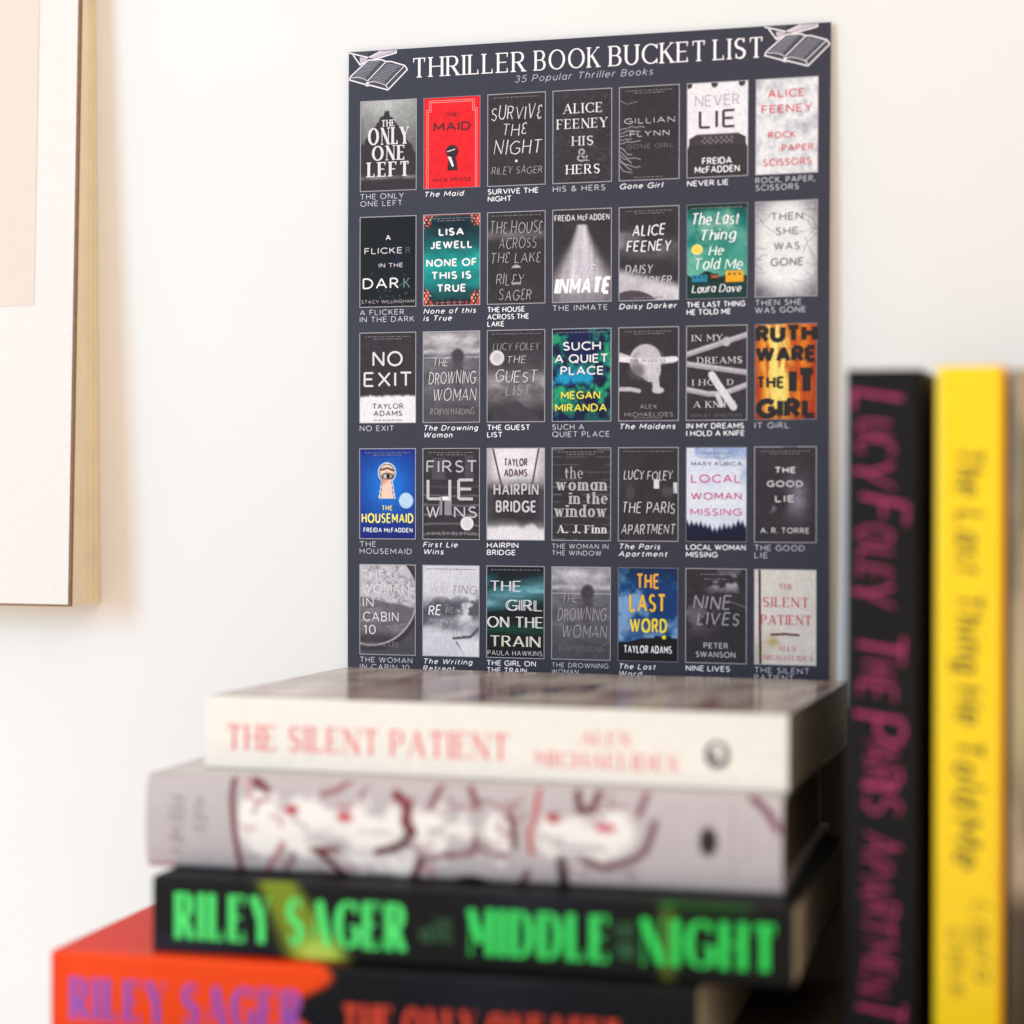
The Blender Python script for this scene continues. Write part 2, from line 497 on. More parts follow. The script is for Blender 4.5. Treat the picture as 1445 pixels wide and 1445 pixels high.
# ------------------------------------------------------------ setting: wall and shelf
v, f = box(-3.0, 3.0, 0.0, 0.10, -1.2, 2.4)
tag(mesh_obj('wall', v, f, M_wall), kind='structure')
v, f = box(-0.130, 0.60, -0.30, -0.001, -0.030, 0.0)
tag(mesh_obj('shelf', v, f, M_shelf), kind='structure')

v, f = box(-0.060, 0.60, -0.0115, -0.0012, 0.0002, 0.1090)
mesh_obj('gap_shade_panel', v, f, M_shelf, bpy.data.objects['shelf'])  # added dark panel standing in for the shade in the gap behind the stack

# ------------------------------------------------------------ the print on a wooden cradle, hung on the wall (left)
pic = thing('wall_picture', (-0.2330, 0, ZO - 0.249), 'pale art print on a deep birch cradle hung at the left', 'picture')
pw, ph = 0.40, 0.52      # out to the left, upward
HB = 0.0022


def dep(z):              # the lower edge stands farther off the wall than the upper one
    return 0.0290 - (0.0290 - 0.0145) * min(1.6, z / 0.282)


NZ = 24
zs = [ph * i / NZ for i in range(NZ + 1)]


def shift(z): return -0.0028 * z / 0.282


prof = [(0.0, 1.0), (0.0, .46), (-.0007, .44), (-.0007, .40), (.0002, .385), (.0002, .25), (-.0008, .235), (-.0008, .19), (.0003, .17), (.0003, .03), (-.0006, .0)]
V = []; F = []
for z in zs:
    for px, pd in prof:
        V.append((px + shift(z), -pd * (dep(z) - HB), z))
    V.append((-pw, 0.0, z)); V.append((-pw, -(dep(z) - HB), z))
k = len(prof) + 2
for i in range(NZ):
    for j in range(k):
        a = i * k + j; b = i * k + (j + 1) % k
        F.append((a, b, b + k, a + k))
F.append(tuple(range(k - 1, -1, -1))); F.append(tuple(range(NZ * k, NZ * k + k)))
mesh_obj('cradle', V, F, M_birch, pic)
V = []; F = []
for z in zs:
    d = dep(z); s = shift(z)
    V += [(s, -d + HB - .0001, z), (-pw, -d + HB - .0001, z), (-pw, -d, z), (s, -d, z)]
for i in range(NZ):
    for j in range(4):
        a = i * 4 + j; b = i * 4 + (j + 1) % 4
        F.append((a, b, b + 4, a + 4))
F.append((3, 2, 1, 0)); F.append(tuple(NZ * 4 + i for i in range(4)))
V = [(x + .0002, y, z - .0004) for x, y, z in V]
mesh_obj('hardboard_panel', V, F, M_brown, pic)
nx, ny = 60, 120
cv = Canvas(nx, ny, (225, 220, 217))
V = []; C = []
for j in range(ny):
    z = 0.0006 + (ph - .001) * (1 - j / (ny - 1))
    for i in range(nx):
        x = -pw + .001 + (pw - .0018) * i / (nx - 1)
        V.append((x + shift(z), -dep(z) - .0002, z))
F = np.array([(j * nx + i, (j + 1) * nx + i, (j + 1) * nx + i + 1, j * nx + i + 1) for j in range(ny - 1) for i in range(nx - 1)])
mesh_obj('print_sheet', V, F, M_print, pic, cols=lin(cv.I.reshape(-1, 3)))
# beige printed block in the middle of the print
bx1 = -0.0208
V = []
for j in range(21):
    z = 0.1375 + (ph - .17) * j / 20
    V += [(-pw + .05 + shift(z), -dep(z) - .0004, z), (bx1 + shift(z), -dep(z) - .0004, z)]
F = [(2 * j, 2 * j + 1, 2 * j + 3, 2 * j + 2) for j in range(20)]
mesh_obj('printed_block', V, F, M_print, pic, cols=np.tile(lin((222, 207, 196)), (len(V), 1)))

# ------------------------------------------------------------ the poster
W_, H_ = 0.216, 0.2795
PY = -0.0026
poster = thing('poster', (0, PY, ZO), 'dark slate reading list poster with rows of small book covers', 'poster')
NXp, NYp = 48, 60
V = []; F = []
for s in (0, 1):
    for j in range(NYp + 1):
        for i in range(NXp + 1):
            V.append((-W_ / 2 + W_ * i / NXp, 0.0004 * s, -H_ * j / NYp))
n1 = (NXp + 1) * (NYp + 1)
for j in range(NYp):
    for i in range(NXp):
        a = j * (NXp + 1) + i
        F.append((a, a + NXp + 1, a + NXp + 2, a + 1))
        F.append((n1 + a, n1 + a + 1, n1 + a + NXp + 2, n1 + a + NXp + 1))
rim = [i for i in range(NXp + 1)] + [(j) * (NXp + 1) + NXp for j in range(1, NYp + 1)] + [NYp * (NXp + 1) + i for i in range(NXp - 1, -1, -1)] + [j * (NXp + 1) for j in range(NYp - 1, 0, -1)]
for a, b in zip(rim, rim[1:] + rim[:1]):
    F.append((a, b, b + n1, a + n1))
mesh_obj('sheet', V, F, M_paper, poster)
UL = (-W_ / 2, 0, 0)     # the poster's upper left corner, u right and v down from it

ink = Ink()
for s_, a, b in (('THRILLER', .0304, .0824), ('BOOK', .0868, .1160), ('BUCKET', .1204, .1626), ('LIST', .1662, .1874)):
    ink.text(s_, a, b, .01315, .0087, 'title', (246, 238, 244))
ink.build('title_lettering', poster, M_ink, UL, lift=.00006)
ink = Ink(); ink.text('35 Popular Thriller Books', .0776, .1395, .0178, .0030, 'sital', (200, 200, 212))
ink.build('subtitle_lettering', poster, M_ink, UL, lift=.00006)

WH = (240, 232, 240)


def book_drawing(dx):
    a = Ink(stacked=True)
    wh = tuple(lin(WH)); dk = tuple(lin((66, 64, 76))); gr = tuple(lin((150, 146, 158)))
    q = lambda L: [((x + dx) * .001, y * .001) for x, y in L]
    rb = lambda L, w, c=wh, cl=False: a.ribbon(q(L), [w * .001] * len(L), c, cl)
    # closed book behind, cut by the top of the sheet
    top = .15
    a.poly(q([(.9, .6), (9.2, 2.9), (9.3, .45), (2, top)]), dk)
    rb([(.2, .4), (9.2, 2.9)], .55); rb([(2.0, 1.3), (5.4, 6.0), (8.2, 4.6)], .55)
    a.poly(q([(5.2, 2.6), (9.2, 3.1), (7.6, 5.0), (5.4, 5.6)]), tuple(lin((190, 180, 192))))
    a.poly(q([(9.5, 2.9), (15.2, .3), (22.5, .35), (22.5, 1.6), (12.3, 3.9)]), tuple(lin((196, 186, 198))))
    for i in range(15):
        t = i / 14
        x = 11.5 + 10.6 * t
        rb([(x, 3.3 - 2.7 * t), (x, 3.9 - 2.5 * t)], .22, dk)
    rb([(9.5, 2.9), (15.4, .35)], .45); rb([(22.6, .3), (22.6, 1.6), (12.3, 3.9)], .5)
    # open book
    out = [(.45, 12.5), (.95, 11.0), (9.3, 4.1), (15.5, 4.2), (17.7, 5.15), (20.2, 5.3), (26.7, 7.5), (27.9, 9.3), (18.75, 17.9), (10.1, 15.3), (9.0, 15.6), (7.7, 14.8), (.45, 12.5)]
    a.poly(q(out[:-1]), dk)
    for s, (A, B, C_, D) in enumerate((((9.3, 4.6), (15.8, 4.9), (8.6, 12.3), (2.3, 11.1)), ((18.4, 5.9), (25.3, 7.8), (17.7, 14.9), (10.3, 13.3)))):
        for i in range(13):
            t = (i + .5) / 13
            p = (A[0] + (D[0] - A[0]) * t, A[1] + (D[1] - A[1]) * t); r = (B[0] + (C_[0] - B[0]) * t, B[1] + (C_[1] - B[1]) * t)
            e = .93 - .05 * (i % 3)
            rb([p, ((p[0] + r[0]) / 2, (p[1] + r[1]) / 2 - .12), (p[0] + (r[0] - p[0]) * e, p[1] + (r[1] - p[1]) * e)], .24, gr)
    rb([(17.7, 5.3), (9.15, 13.3)], .42); rb([(26.3, 7.8), (17.7, 15.7), (18.6, 17.2)], .34)
    rb([(1.3, 11.4), (5.2, 11.7), (7.6, 12.5), (9.0, 13.4)], .26); rb([(9.5, 13.9), (12.3, 13.9), (15.1, 14.6), (17.6, 15.7)], .26)
    rb(out, .55, wh, True)
    a.disc(*q([(9.05, 14.4)])[0], .0008, .0006, wh)
    a.v = [(x, max(y, .0001), z) for x, y, z in a.v]
    a.v = [(min(max(x, .0001), W_ - .0001), y, z) for x, y, z in a.v]
    return a.build('book_drawing', poster, M_ink, UL, lift=.00006)


book_drawing(0.0)
book_drawing(187.75)

# -------- the printed covers
CW, CH = .02634, .04018
CX0, CDX, CV0, CDV = -.10213, .02978, .02255, .05171
NX, NY = 81, 123
DK = (62, 57, 61)
LG = (196, 190, 196)
WT = (238, 234, 240)


def cover_strands(c, seed, col, n=9):
    rs = random.Random(seed)
    for i in range(n):
        y0 = .45 + .42 * i / n
        pts = [(0, y0)]
        for k_ in range(1, 7):
            pts.append((k_ * .07, y0 + .10 * math.sin(k_ * .35 + rs.uniform(-.2, .5)) * (1 if i > 4 else -.2) + rs.uniform(-.012, .012)))
        c.seg(pts[:rs.randint(4, 7)], .006, col, .9, 1.53, .8)


def a_island(c):
    g = 196 - 120 * c.v + 40 * (c.n(3, 4, 1) - .5) - 60 * np.abs(c.u - .5)
    c.I = np.stack([g, g, g], 2)
    ridge = .13 + .95 * np.abs(c.u - .46) ** 1.15 + .16 * (c.n(11, 1, 2, 5, .7) - .5)
    c.mix(sm(-.01, .01, c.v - ridge), DK)
    c.mix(.6 * np.exp(-((c.v - .855) / .02) ** 2) * c.n(12, 8, 3) * 1.6, (180, 176, 180))
    c.mix(sm(.87, .9, c.v) * .8, DK)


def a_red(c): c.I[:] = (222, 46, 52)


def a_dark(c, seed=4, amt=10):
    c.I = c.I * 0 + np.array(DK) + (amt * (c.n(4, 6, seed) - .5))[..., None]


def a_swirl(c):
    a_dark(c)
    n_ = c.n(3, 4, 11, 4)
    c.mix(.32 * np.exp(-((np.sin(n_ * 26)) / .22) ** 2), (120, 112, 118))


def a_strand(c): a_dark(c, 5, 6); cover_strands(c, 3, (205, 198, 204), 11); c.seg([(.0, .14), (.12, .18), (.3, .16)], .005, (150, 145, 150), .9, 1.53)


def a_typew(c):
    c.I[:] = (232, 228, 234)
    for x in (.03, .45, .9): c.ell(x, .015, .055, .04, (70, 62, 70))
    c.mix(sm(-.008, .008, c.v - (.545 + .35 * np.clip(np.abs(c.u - .5) - .34, 0, 1))) * sm(-.006, .006, .47 - np.abs(c.u - .5)), (74, 66, 70))
    c.mix(sm(.66, .67, c.v) * (1 - sm(.48, .485, np.abs(c.u - .5))), DK)
    c.mix(sm(.68, .69, c.v), (66, 60, 64))
    kb = (np.sin(c.u * 70) * np.sin(c.v * 110) > .1) * sm(.56, .57, c.v) * (1 - sm(.64, .65, c.v)) * (np.abs(c.u - .5) < .27)
    c.mix(kb * .5, (170, 164, 170))


def a_crumple(c, base=(232, 230, 234), dk=(180, 180, 190), seed=8):
    n_ = c.n(4, 6, seed)
    c.I[:] = base
    c.mix(1.6 * np.abs(n_ - c.n(5, 8, seed + 1)) * 1.3, dk)


def a_teal_dark(c):
    c.I[:] = (12, 20, 27)
    n_ = c.n(7, 2, 21)
    c.mix(.65 * np.clip(n_ * 1.6 - .5, 0, 1) * np.exp(-((c.v - .42) / .35) ** 2) * np.exp(-((c.u - .55) / .4) ** 2), (34, 84, 100))
    c.mix((c.n(24, 34, 22, 2) > .78) * sm(.55, .65, c.v) * .5, (120, 150, 160))


def a_village(c):
    n_ = c.n(3, 9, 31)
    c.I = c.I * 0 + np.array((16, 52, 60)) + (np.exp(-((c.v - .58) / .27) ** 2))[..., None] * np.array((14, 105, 92)) + (n_ - .5)[..., None] * np.array((30, 70, 66))
    for s_, bx in ((1, 0), (-1, 1)):
        for vy, hh in ((0, .20), (1, .24)):
            d = np.abs(c.u - bx) / .24 + np.abs(c.v - vy) / hh
            hs = d + .12 * np.sign(np.sin(c.u * 40 + 1))
            c.mix(1 - sm(.96, 1.0, hs), (70, 52, 50))
            c.mix((1 - sm(.9, .93, hs)) * (np.sin(c.u * 46 + c.v * 20) > .1), (206, 70, 56))
            c.mix((1 - sm(.9, .93, hs)) * (np.sin(c.u * 90) * np.sin(c.v * 90) > .55), (226, 214, 196))
    c.mix(sm(.03, .0, c.v) * 1.0, (150, 60, 50)); c.mix(sm(.93, .95, c.v) * (np.abs(c.u - .5) < .3), (30, 44, 50))
    c.mix((np.sin(c.u * 60) > .3) * sm(.94, .96, c.v) * .8, (190, 70, 60))


def a_fog_lake(c):
    a_dark(c, 41, 14)
    c.mix(.55 * np.exp(-((c.v - .25) / .05) ** 2) * (.5 + c.n(6, 3, 42)), (140, 134, 142))
    c.mix(.9 * ((np.abs(c.v - .595) < .018) & (np.abs(c.u - .5) < .09 - 2 * np.abs(c.v - .61))), LG)
    c.mix(.8 * ((np.abs(c.v - .775) < .012) & (np.abs(c.u - .5) < .08)), LG)


def a_beam(c):
    a_dark(c, 51, 16)
    wd = .08 + .42 * np.clip((c.v - .16) / .6, 0, 1) ** 1.3
    b_ = np.exp(-((c.u - .5) / wd) ** 4) * sm(.15, .18, c.v) * (1 - .35 * sm(.75, 1, c.v))
    c.mix(b_ * (.75 + .5 * (c.n(18, 2, 52) - .4)), (236, 230, 238))
    c.mix(.55 * sm(.86, .93, c.v) * np.exp(-((c.u - .6) / .5) ** 2), (130, 122, 134))


def a_daisy(c):
    a_dark(c, 61, 12)
    n_ = c.n(2, 7, 62)
    c.mix(1.4 * (n_ - .3) * np.exp(-((c.v - .36 - .1 * c.u) / .11) ** 2) * (1 - .75 * sm(.35, .9, c.u)) * 1.3, (214, 208, 216))
    c.mix(sm(-.05, .07, c.v - (.66 + .17 * c.u)) * (.7 + .3 * n_), (226, 221, 229))
    c.mix(sm(0, .02, c.v - (.88 + .6 * (c.u - .22) ** 2 - .0)) * sm(.75, .5, c.u), (84, 76, 82))


def a_camper(c):
    n_ = c.n(3, 5, 71)
    t = c.v[..., None]
    c.I = np.array((20, 96, 92)) * (1 - t) + np.array((120, 190, 170)) * t + (n_ - .5)[..., None] * 60
    c.mix(1.7 * np.clip(n_ - .42, 0, 1) * np.exp(-((c.v - .42 + .35 * c.u) / .25) ** 2), (206, 226, 196))
    c.mix(sm(.08, 0, c.v), (20, 46, 44))
    c.mix(sm(-.004, .01, c.v - (.735 + .03 * np.sin(c.u * 14))), (30, 50, 44))
    c.mix(sm(.80, .84, c.v), (14, 62, 60))
    for x0, x1, y0, y1, col in ((.08, .34, .745, .82, (60, 130, 160)), (.64, .94, .71, .83, (232, 168, 52)), (.40, .53, .735, .78, (190, 96, 70))):
        c.mix(sm(x0 - .01, x0 + .01, c.u) * sm(x1 + .01, x1 - .01, c.u) * sm(y0 - .006, y0 + .006, c.v) * sm(y1 + .006, y1 - .006, c.v), col)
        for k_ in range(3):
            xx = x0 + (x1 - x0) * (.22 + .28 * k_)
            c.mix(((np.abs(c.u - xx) < .02) & (np.abs(c.v - (y0 + .3 * (y1 - y0))) < .012)) * .8, (40, 70, 80))
    c.ell(.17, .475, .095, .055, (240, 224, 160)); c.ell(.17, .475, .075, .042, (245, 206, 92))


def a_frost(c):
    n_ = c.n(5, 7, 81); r = np.hypot((c.u - .5) / .6, (c.v - .45) / .62)
    c.I = c.I * 0 + 226 + np.zeros(3)
    c.mix(sm(.55, 1.25, r) * (.5 + n_), (112, 104, 116))
    rs = random.Random(5)
    for i in range(26):
        sd = rs.choice((0, 1)); y = rs.uniform(.0, 1); pts = [(sd, y)]
        ang = rs.uniform(-.9, .9); L = rs.uniform(.1, .4)
        for k_ in range(4):
            ang += rs.uniform(-.5, .5)
            pts.append((pts[-1][0] + (1 - 2 * sd) * L / 4 * math.cos(ang), pts[-1][1] + L / 4 * math.sin(ang)))
        c.seg(pts, .005, (110, 100, 114), .9, 1.53, .7)
    c.mix(.6 * np.exp(-((c.v - .78) / .1) ** 2) * n_, (248, 246, 250))


def a_snow(c):
    a_dark(c, 91, 8)
    c.mix(sm(-.02, .02, c.v - (.70 + .04 * (c.n(16, 1, 92) - .5))), (234, 231, 238))


def a_sea(c, dim=0):
    n_ = c.n(3, 8, 101); n2 = c.n(4, 22, 102)
    g = 120 - 40 * c.v + 60 * (n_ - .5) + 34 * (n2 - .5)
    c.I = np.stack([g, g * .97, g * 1.03], 2)
    c.mix(1.5 * np.exp(-((c.v - .08) / .11) ** 2) * n_, (206, 202, 208))
    c.mix(np.exp(-((c.v - .22) / .03) ** 2) * n2 * 1.3, (222, 218, 224))
    c.mix(.85 * np.exp(-((c.v - .285) / .006) ** 2), (190, 186, 194))
    c.ell(.61, .27, .11, .08, (76, 70, 76), .3); c.mix(np.exp(-((c.u - .61) / .10) ** 4) * sm(.26, .3, c.v) * sm(.62, .55, c.v) * .85, (78, 72, 78))
    c.mix(sm(.62, .9, c.v) * .6, (84, 78, 84))


def a_mount(c):
    a_dark(c, 111, 18)
    n_ = c.n(3, 6, 112)
    c.mix(1.7 * n_ * np.exp(-((c.v - .62) / .17) ** 2) * .75, (196, 190, 198))
    c.mix(.5 * n_ * np.exp(-((c.v - .33) / .1) ** 2), (130, 124, 132))
    c.mix(sm(-.01, .015, c.v - (.77 + .55 * np.abs(c.u - .5) ** 1.2)), (74, 68, 74))
    c.ell(.17, .30, .125, .083, (222, 216, 224), .06); c.ell(.17, .30, .075, .05, (200, 194, 202), .1)


def a_jungle(c):
    n_ = c.n(6, 9, 121); n2 = c.n(4, 6, 122)
    c.I = c.I * 0 + np.array((8, 36, 62))
    c.mix(sm(.45, .62, n_), (20, 116, 104)); c.mix(sm(.56, .7, n_) * .8, (60, 168, 110))
    c.mix(1.2 * np.exp(-((c.v - .56) / .12) ** 2) * sm(.35, .6, n2), (30, 150, 190))
    c.mix(np.exp(-((c.u - .5) / .28) ** 2) * sm(.55, .2, c.v) * .7, (8, 44, 84)); c.mix(sm(.78, 1, c.v) * .6, (8, 34, 70))


def a_bust(c):
    a_dark(c, 131, 8)
    c.seg([(0, .30), (.18, .34), (.5, .37), (.9, .35)], .055, (206, 200, 208), .3, 1.53)
    c.ell(.45, .36, .27, .18, (196, 190, 198), .06)
    c.mix((1 - sm(.9, 1.05, np.hypot((c.u - .54) / .17, (c.v - .46) / .13))), (206, 200, 208))
    c.seg([(.60, .50), (.62, .58), (.63, .66)], .06, (200, 194, 202), .3, 1.53)
    c.ell(.66, .675, .10, .035, (200, 194, 202), .25)
    c.seg([(0, .66), (.2, .66), (.34, .68)], .035, (190, 184, 192), .4, 1.53)
    c.seg([(.02, .34), (.2, .35), (.45, .365), (.95, .345)], .042, (232, 227, 233), .2, 1.53)
    c.ell(.30, .47, .13, .09, (96, 88, 94), .5, .7); c.mix(.35 * (c.n(7, 9, 133) > .6) * (np.hypot((c.u - .5) / .3, (c.v - .4) / .2) < 1), (120, 112, 120))


def a_bands(c):
    a_dark(c, 141, 8)
    for p in ([(0, .30), (.5, .20), (1, .10)], [(0, .40), (.4, .44), (1, .50)], [(0, .67), (.35, .72), (.6, .72), (1, .63)]):
        c.seg(p, .045, (168, 162, 170), .15, 1.53); c.seg([(x, y - .01) for x, y in p], .018, (196, 190, 198), .5, 1.53)
    c.ell(.66, .17, .07, .05, (190, 184, 192), .2)
    c.seg([(.42, .52), (.52, .62), (.78, .86)], .06, (224, 218, 226), .15, 1.53); c.seg([(.52, .74), (.58, .84)], .04, (214, 208, 216), .2, 1.53)
    c.mix(.2 * (c.n(20, 30, 142) - .5), (90, 84, 90))


def a_fire(c):
    n_ = c.n(10, 3, 151, 5, .6)
    c.I = c.I * 0 + np.array((214, 122, 34))
    c.mix(1.6 * np.exp(-((c.u - .38) / .22) ** 2) * (.5 + .5 * n_), (250, 222, 130))
    c.mix(sm(.5, .72, n_) * .75, (172, 62, 20)); c.mix(sm(.78, 1.0, c.u) * .7 + sm(.15, 0, c.u) * .6, (150, 52, 22)); c.mix(sm(.88, 1, c.v) * .5, (120, 40, 18))


def a_keyhole(c):
    r = np.hypot((c.u - .5), (c.v - .42) * 1.4)
    c.I = c.I * 0 + np.array((14, 60, 140))
    c.mix(np.exp(-(r / .45) ** 2), (28, 124, 214)); c.mix(sm(.72, 1, c.v), (18, 44, 116)); c.mix(sm(.12, 0, c.v) * .6, (10, 40, 110))
    for g, col in ((1.0, (220, 226, 232)), (.86, (18, 24, 34)), (.78, (238, 206, 190))):
        d1 = np.hypot((c.u - .49) / (.165 * g), (c.v - .265) / (.115 * g))
        tr = np.abs(c.u - .49) / (g * (.085 + .26 * np.clip(c.v - .30, 0, 1)))
        body = (tr < 1) & (c.v > .30) & (c.v < .555 + .02 * (g - 1))
        c.mix(np.maximum(1 - sm(.95, 1.03, d1), body * 1.0), col)
    c.ell(.50, .305, .105, .036, (60, 34, 34), .3); c.ell(.50, .305, .075, .024, (226, 216, 214), .2); c.ell(.51, .305, .035, .024, (34, 24, 30), .2)
    c.seg([(.38, .235), (.5, .215), (.6, .24)], .016, (90, 58, 48), .5, 1.53); c.ell(.44, .36, .06, .03, (206, 140, 124), .8, .7)
    c.ell(.83, .575, .125, .087, (190, 216, 240), .05)


def a_hall(c):
    a_dark(c, 161, 10)
    c.mix(.45 * (np.sin(c.v * 60 + 3 * c.n(3, 3, 162)) > .75) * sm(.35, .5, c.v), (150, 144, 152))
    c.mix(.4 * (np.abs(c.u - .28) < .12) * (np.abs(c.v - .22) < .12), (120, 114, 122)); c.mix(.4 * (np.abs(c.u - .82) < .07) * (np.abs(c.v - .2) < .12), (120, 114, 122))
    c.mix(((np.abs(c.u - .40) < .11) & (c.v > .53) & (c.v < .735)) * 1.0, (150, 144, 152))
    c.mix(((np.abs(c.u - .42) < .075) & (c.v > .53) & (c.v < .57)) * 1.0, (240, 236, 242)); c.mix(((np.abs(c.u - .36) < .02) & (c.v > .58) & (c.v < .74)) * 1.0, (40, 36, 40))
    c.ell(.78, .825, .115, .076, (236, 231, 238), .05); c.ell(.78, .825, .085, .055, (220, 214, 222), .1)


def a_bridge(c):
    n_ = c.n(3, 5, 171)
    g = 226 - 190 * np.exp(-((c.v - .62) / .24) ** 4) + 40 * (n_ - .5)
    c.I = np.stack([g, g * .975, g * 1.01], 2)
    c.I = np.maximum(c.I, np.array(DK))
    c.mix(sm(.6, .95, np.abs(c.u - .5) * 2) * .35, (110, 102, 112))
    c.seg([(.1, 0), (.27, .45)], .014, (96, 56, 68), .5, 1.53); c.seg([(.9, 0), (.77, .45)], .014, (96, 56, 68), .5, 1.53)
    c.mix(sm(-.03, .03, c.v - (.83 + .13 * (c.n(5, 1, 172) - .5) + .1 * np.abs(c.u - .45))) * (.7 + .5 * n_), (232, 228, 234))


def a_blind(c):
    a_dark(c, 181, 6)
    c.mix(.55 * (np.sin(c.v * 78) > .9) * (c.n(3, 12, 182) > .48), (130, 124, 132))


def a_paris(c):
    a_dark(c, 191, 10)
    for x, y, w_, h_ in ((.64, .39, .045, .05), (.95, .43, .035, .055)): c.mix(((np.abs(c.u - x) < w_) & (np.abs(c.v - y) < h_)) * 1.0, (224, 218, 226))
    c.ell(.2, .48, .07, .09, (82, 76, 82), .6); c.ell(.82, .47, .1, .06, (84, 78, 84), .6)


def a_pines(c):
    n_ = c.n(3, 5, 201)
    c.I = c.I * 0 + np.array((222, 226, 240))
    c.mix(sm(.42, .62, n_) * sm(.6, .1, c.v) * .9, (150, 166, 206)); c.mix(sm(.2, .5, c.v) * sm(.8, .5, c.v) * .5, (246, 244, 250))
    tree = .78 + .05 * np.abs(((c.u * 13 + .3) % 1) - .5) * 2 + .10 * (c.n(8, 1, 202)) * 1.0 - .06 * np.abs(c.u - .5) * 2
    c.mix(sm(-.03, .03, c.v - tree), (34, 38, 62)); c.mix(sm(.85, 1, c.v) * c.n(14, 3, 203), (20, 22, 40))


def a_figure(c):
    a_dark(c, 211, 8)
    n_ = c.n(4, 6, 212)
    c.mix(1.3 * n_ * np.exp(-((c.u - .68) / .17) ** 2 - ((c.v - .5) / .22) ** 2), (170, 160, 176))
    c.ell(.42, .58, .1, .12, (60, 55, 60), .5); c.mix(.8 * (c.n(10, 14, 213) > .62) * np.exp(-((c.u - .24) / .12) ** 2 - ((c.v - .64) / .08) ** 2), (150, 144, 150))


def a_porthole(c):
    n_ = c.n(4, 6, 221); n2 = c.n(20, 30, 222, 3)
    g = 206 - 20 * n_; c.I = np.stack([g, g * .98, g * 1.02], 2)
    c.mix((n2 > .6) * .5 * sm(.0, .2, c.u), (120, 114, 122))
    sea = sm(-.02, .02, c.v - (.36 + .12 * c.u + .06 * (n_ - .5)))
    c.mix(sea * .85, (96, 90, 98)); c.mix(sea * (c.n(3, 24, 223) > .55) * .45, (156, 150, 158))
    r = np.hypot((c.u - .20), (c.v - .36) * 1.53)
    c.mix(sm(.80, .815, r), (186, 180, 188)); c.mix(sm(.825, .84, r), (66, 61, 66)); c.mix(sm(.9, .93, r) * .5, (104, 98, 106)); c.mix(sm(.72, .82, c.v) * (r < .8) * .8, DK)


def a_mist(c):
    n_ = c.n(4, 7, 231)
    c.I[:] = (216, 213, 222)
    c.mix(1.2 * sm(.45, .6, n_) * np.exp(-((c.v - .48) / .13) ** 2), (96, 92, 102)); c.mix(sm(.0, .05, .33 - c.u) * np.exp(-((c.v - .5) / .11) ** 2) * .9, (92, 88, 98))
    c.mix(.7 * np.exp(-((c.v - .62 - .1 * c.u) / .06) ** 2) * n_ * 1.5, (84, 80, 90))
    c.mix(sm(-.02, .06, (c.v - .80) - .3 * (.75 - c.u) ** 1) * .0, (80, 76, 86))
    c.seg([(.55, .80), (.85, .78), (1, .68)], .022, (90, 86, 96), .6, 1.53); c.seg([(.6, .84), (.75, 1)], .012, (110, 106, 116), .8, 1.53)
    c.mix(sm(.80, .84, c.v) * sm(.6, .7, c.u) * .8, (234, 231, 238))


def a_train(c):
    n_ = c.n(2, 8, 241); n2 = c.n(2, 26, 242, 3)
    c.I = c.I * 0 + np.array((16, 30, 34))
    c.mix(np.exp(-((c.v - .34 + .15 * (c.u - .3)) / .12) ** 2) * (.5 + n2), (120, 170, 182)); c.mix(sm(.45, .7, n_) * np.exp(-((c.v - .2) / .1) ** 2), (60, 110, 124))
    c.mix(sm(.47, .50, c.v + .05 * (n_ - .5)) * .95, (16, 28, 30)); c.mix(.9 * np.exp(-((c.v - .69) / .07) ** 2) * (.6 + .6 * n2), (12, 74, 62)); c.mix(.6 * np.exp(-((c.v - .87) / .06) ** 2) * n2, (76, 58, 50)); c.mix(sm(.93, 1, c.v) * .8, (20, 16, 18))


def a_storm(c):
    n_ = c.n(3, 5, 251)
    c.I = c.I * 0 + np.array((30, 66, 112))
    c.mix(sm(.42, .66, n_), (132, 164, 204)); c.mix(sm(.2, 0, c.v) * .6, (18, 44, 70)); c.mix(np.exp(-((c.v - .66) / .1) ** 2) * .6 * (1 - c.u), (140, 160, 200))
    c.mix(sm(-.01, .01, c.v - (.80 - .05 * sm(.1, .5, c.u) - .02 * (np.abs(c.u - .75) < .14))), (16, 16, 20)); c.ell(.77, .74, .035, .022, (236, 226, 80), .3)


def a_nine(c):
    a_dark(c, 261, 8)
    n_ = c.n(5, 9, 262)
    c.mix(1.2 * sm(.5, .66, n_) * np.exp(-((c.v - .14) / .1) ** 2) * sm(.2, .6, c.u), (170, 164, 172)); c.mix(.5 * sm(.5, .62, n_) * np.exp(-((c.v - .5) / .16) ** 2) * sm(.7, .2, c.u), (160, 154, 162))
    c.seg([(.7, .34), (.98, .40)], .008, (120, 114, 122), .8, 1.53)


def a_cream(c):
    n_ = c.n(3, 5, 271)
    c.I = c.I * 0 + np.array((234, 224, 220))
    c.mix(n_ * .6, (214, 204, 192)); c.mix(.7 * np.exp(-((c.u - .3) / .1) ** 2 - ((c.v - .76) / .05) ** 2), (186, 152, 84)); c.mix(.5 * sm(.65, .9, c.v) * sm(.3, 0, c.u), (170, 164, 140))
    c.seg([(.085, 0), (.09, .5), (.10, 1)], .02, (82, 52, 50), .4, 1.53); c.seg([(.28, .685), (.5, .675), (.72, .685)], .017, (96, 44, 60), .6, 1.53)


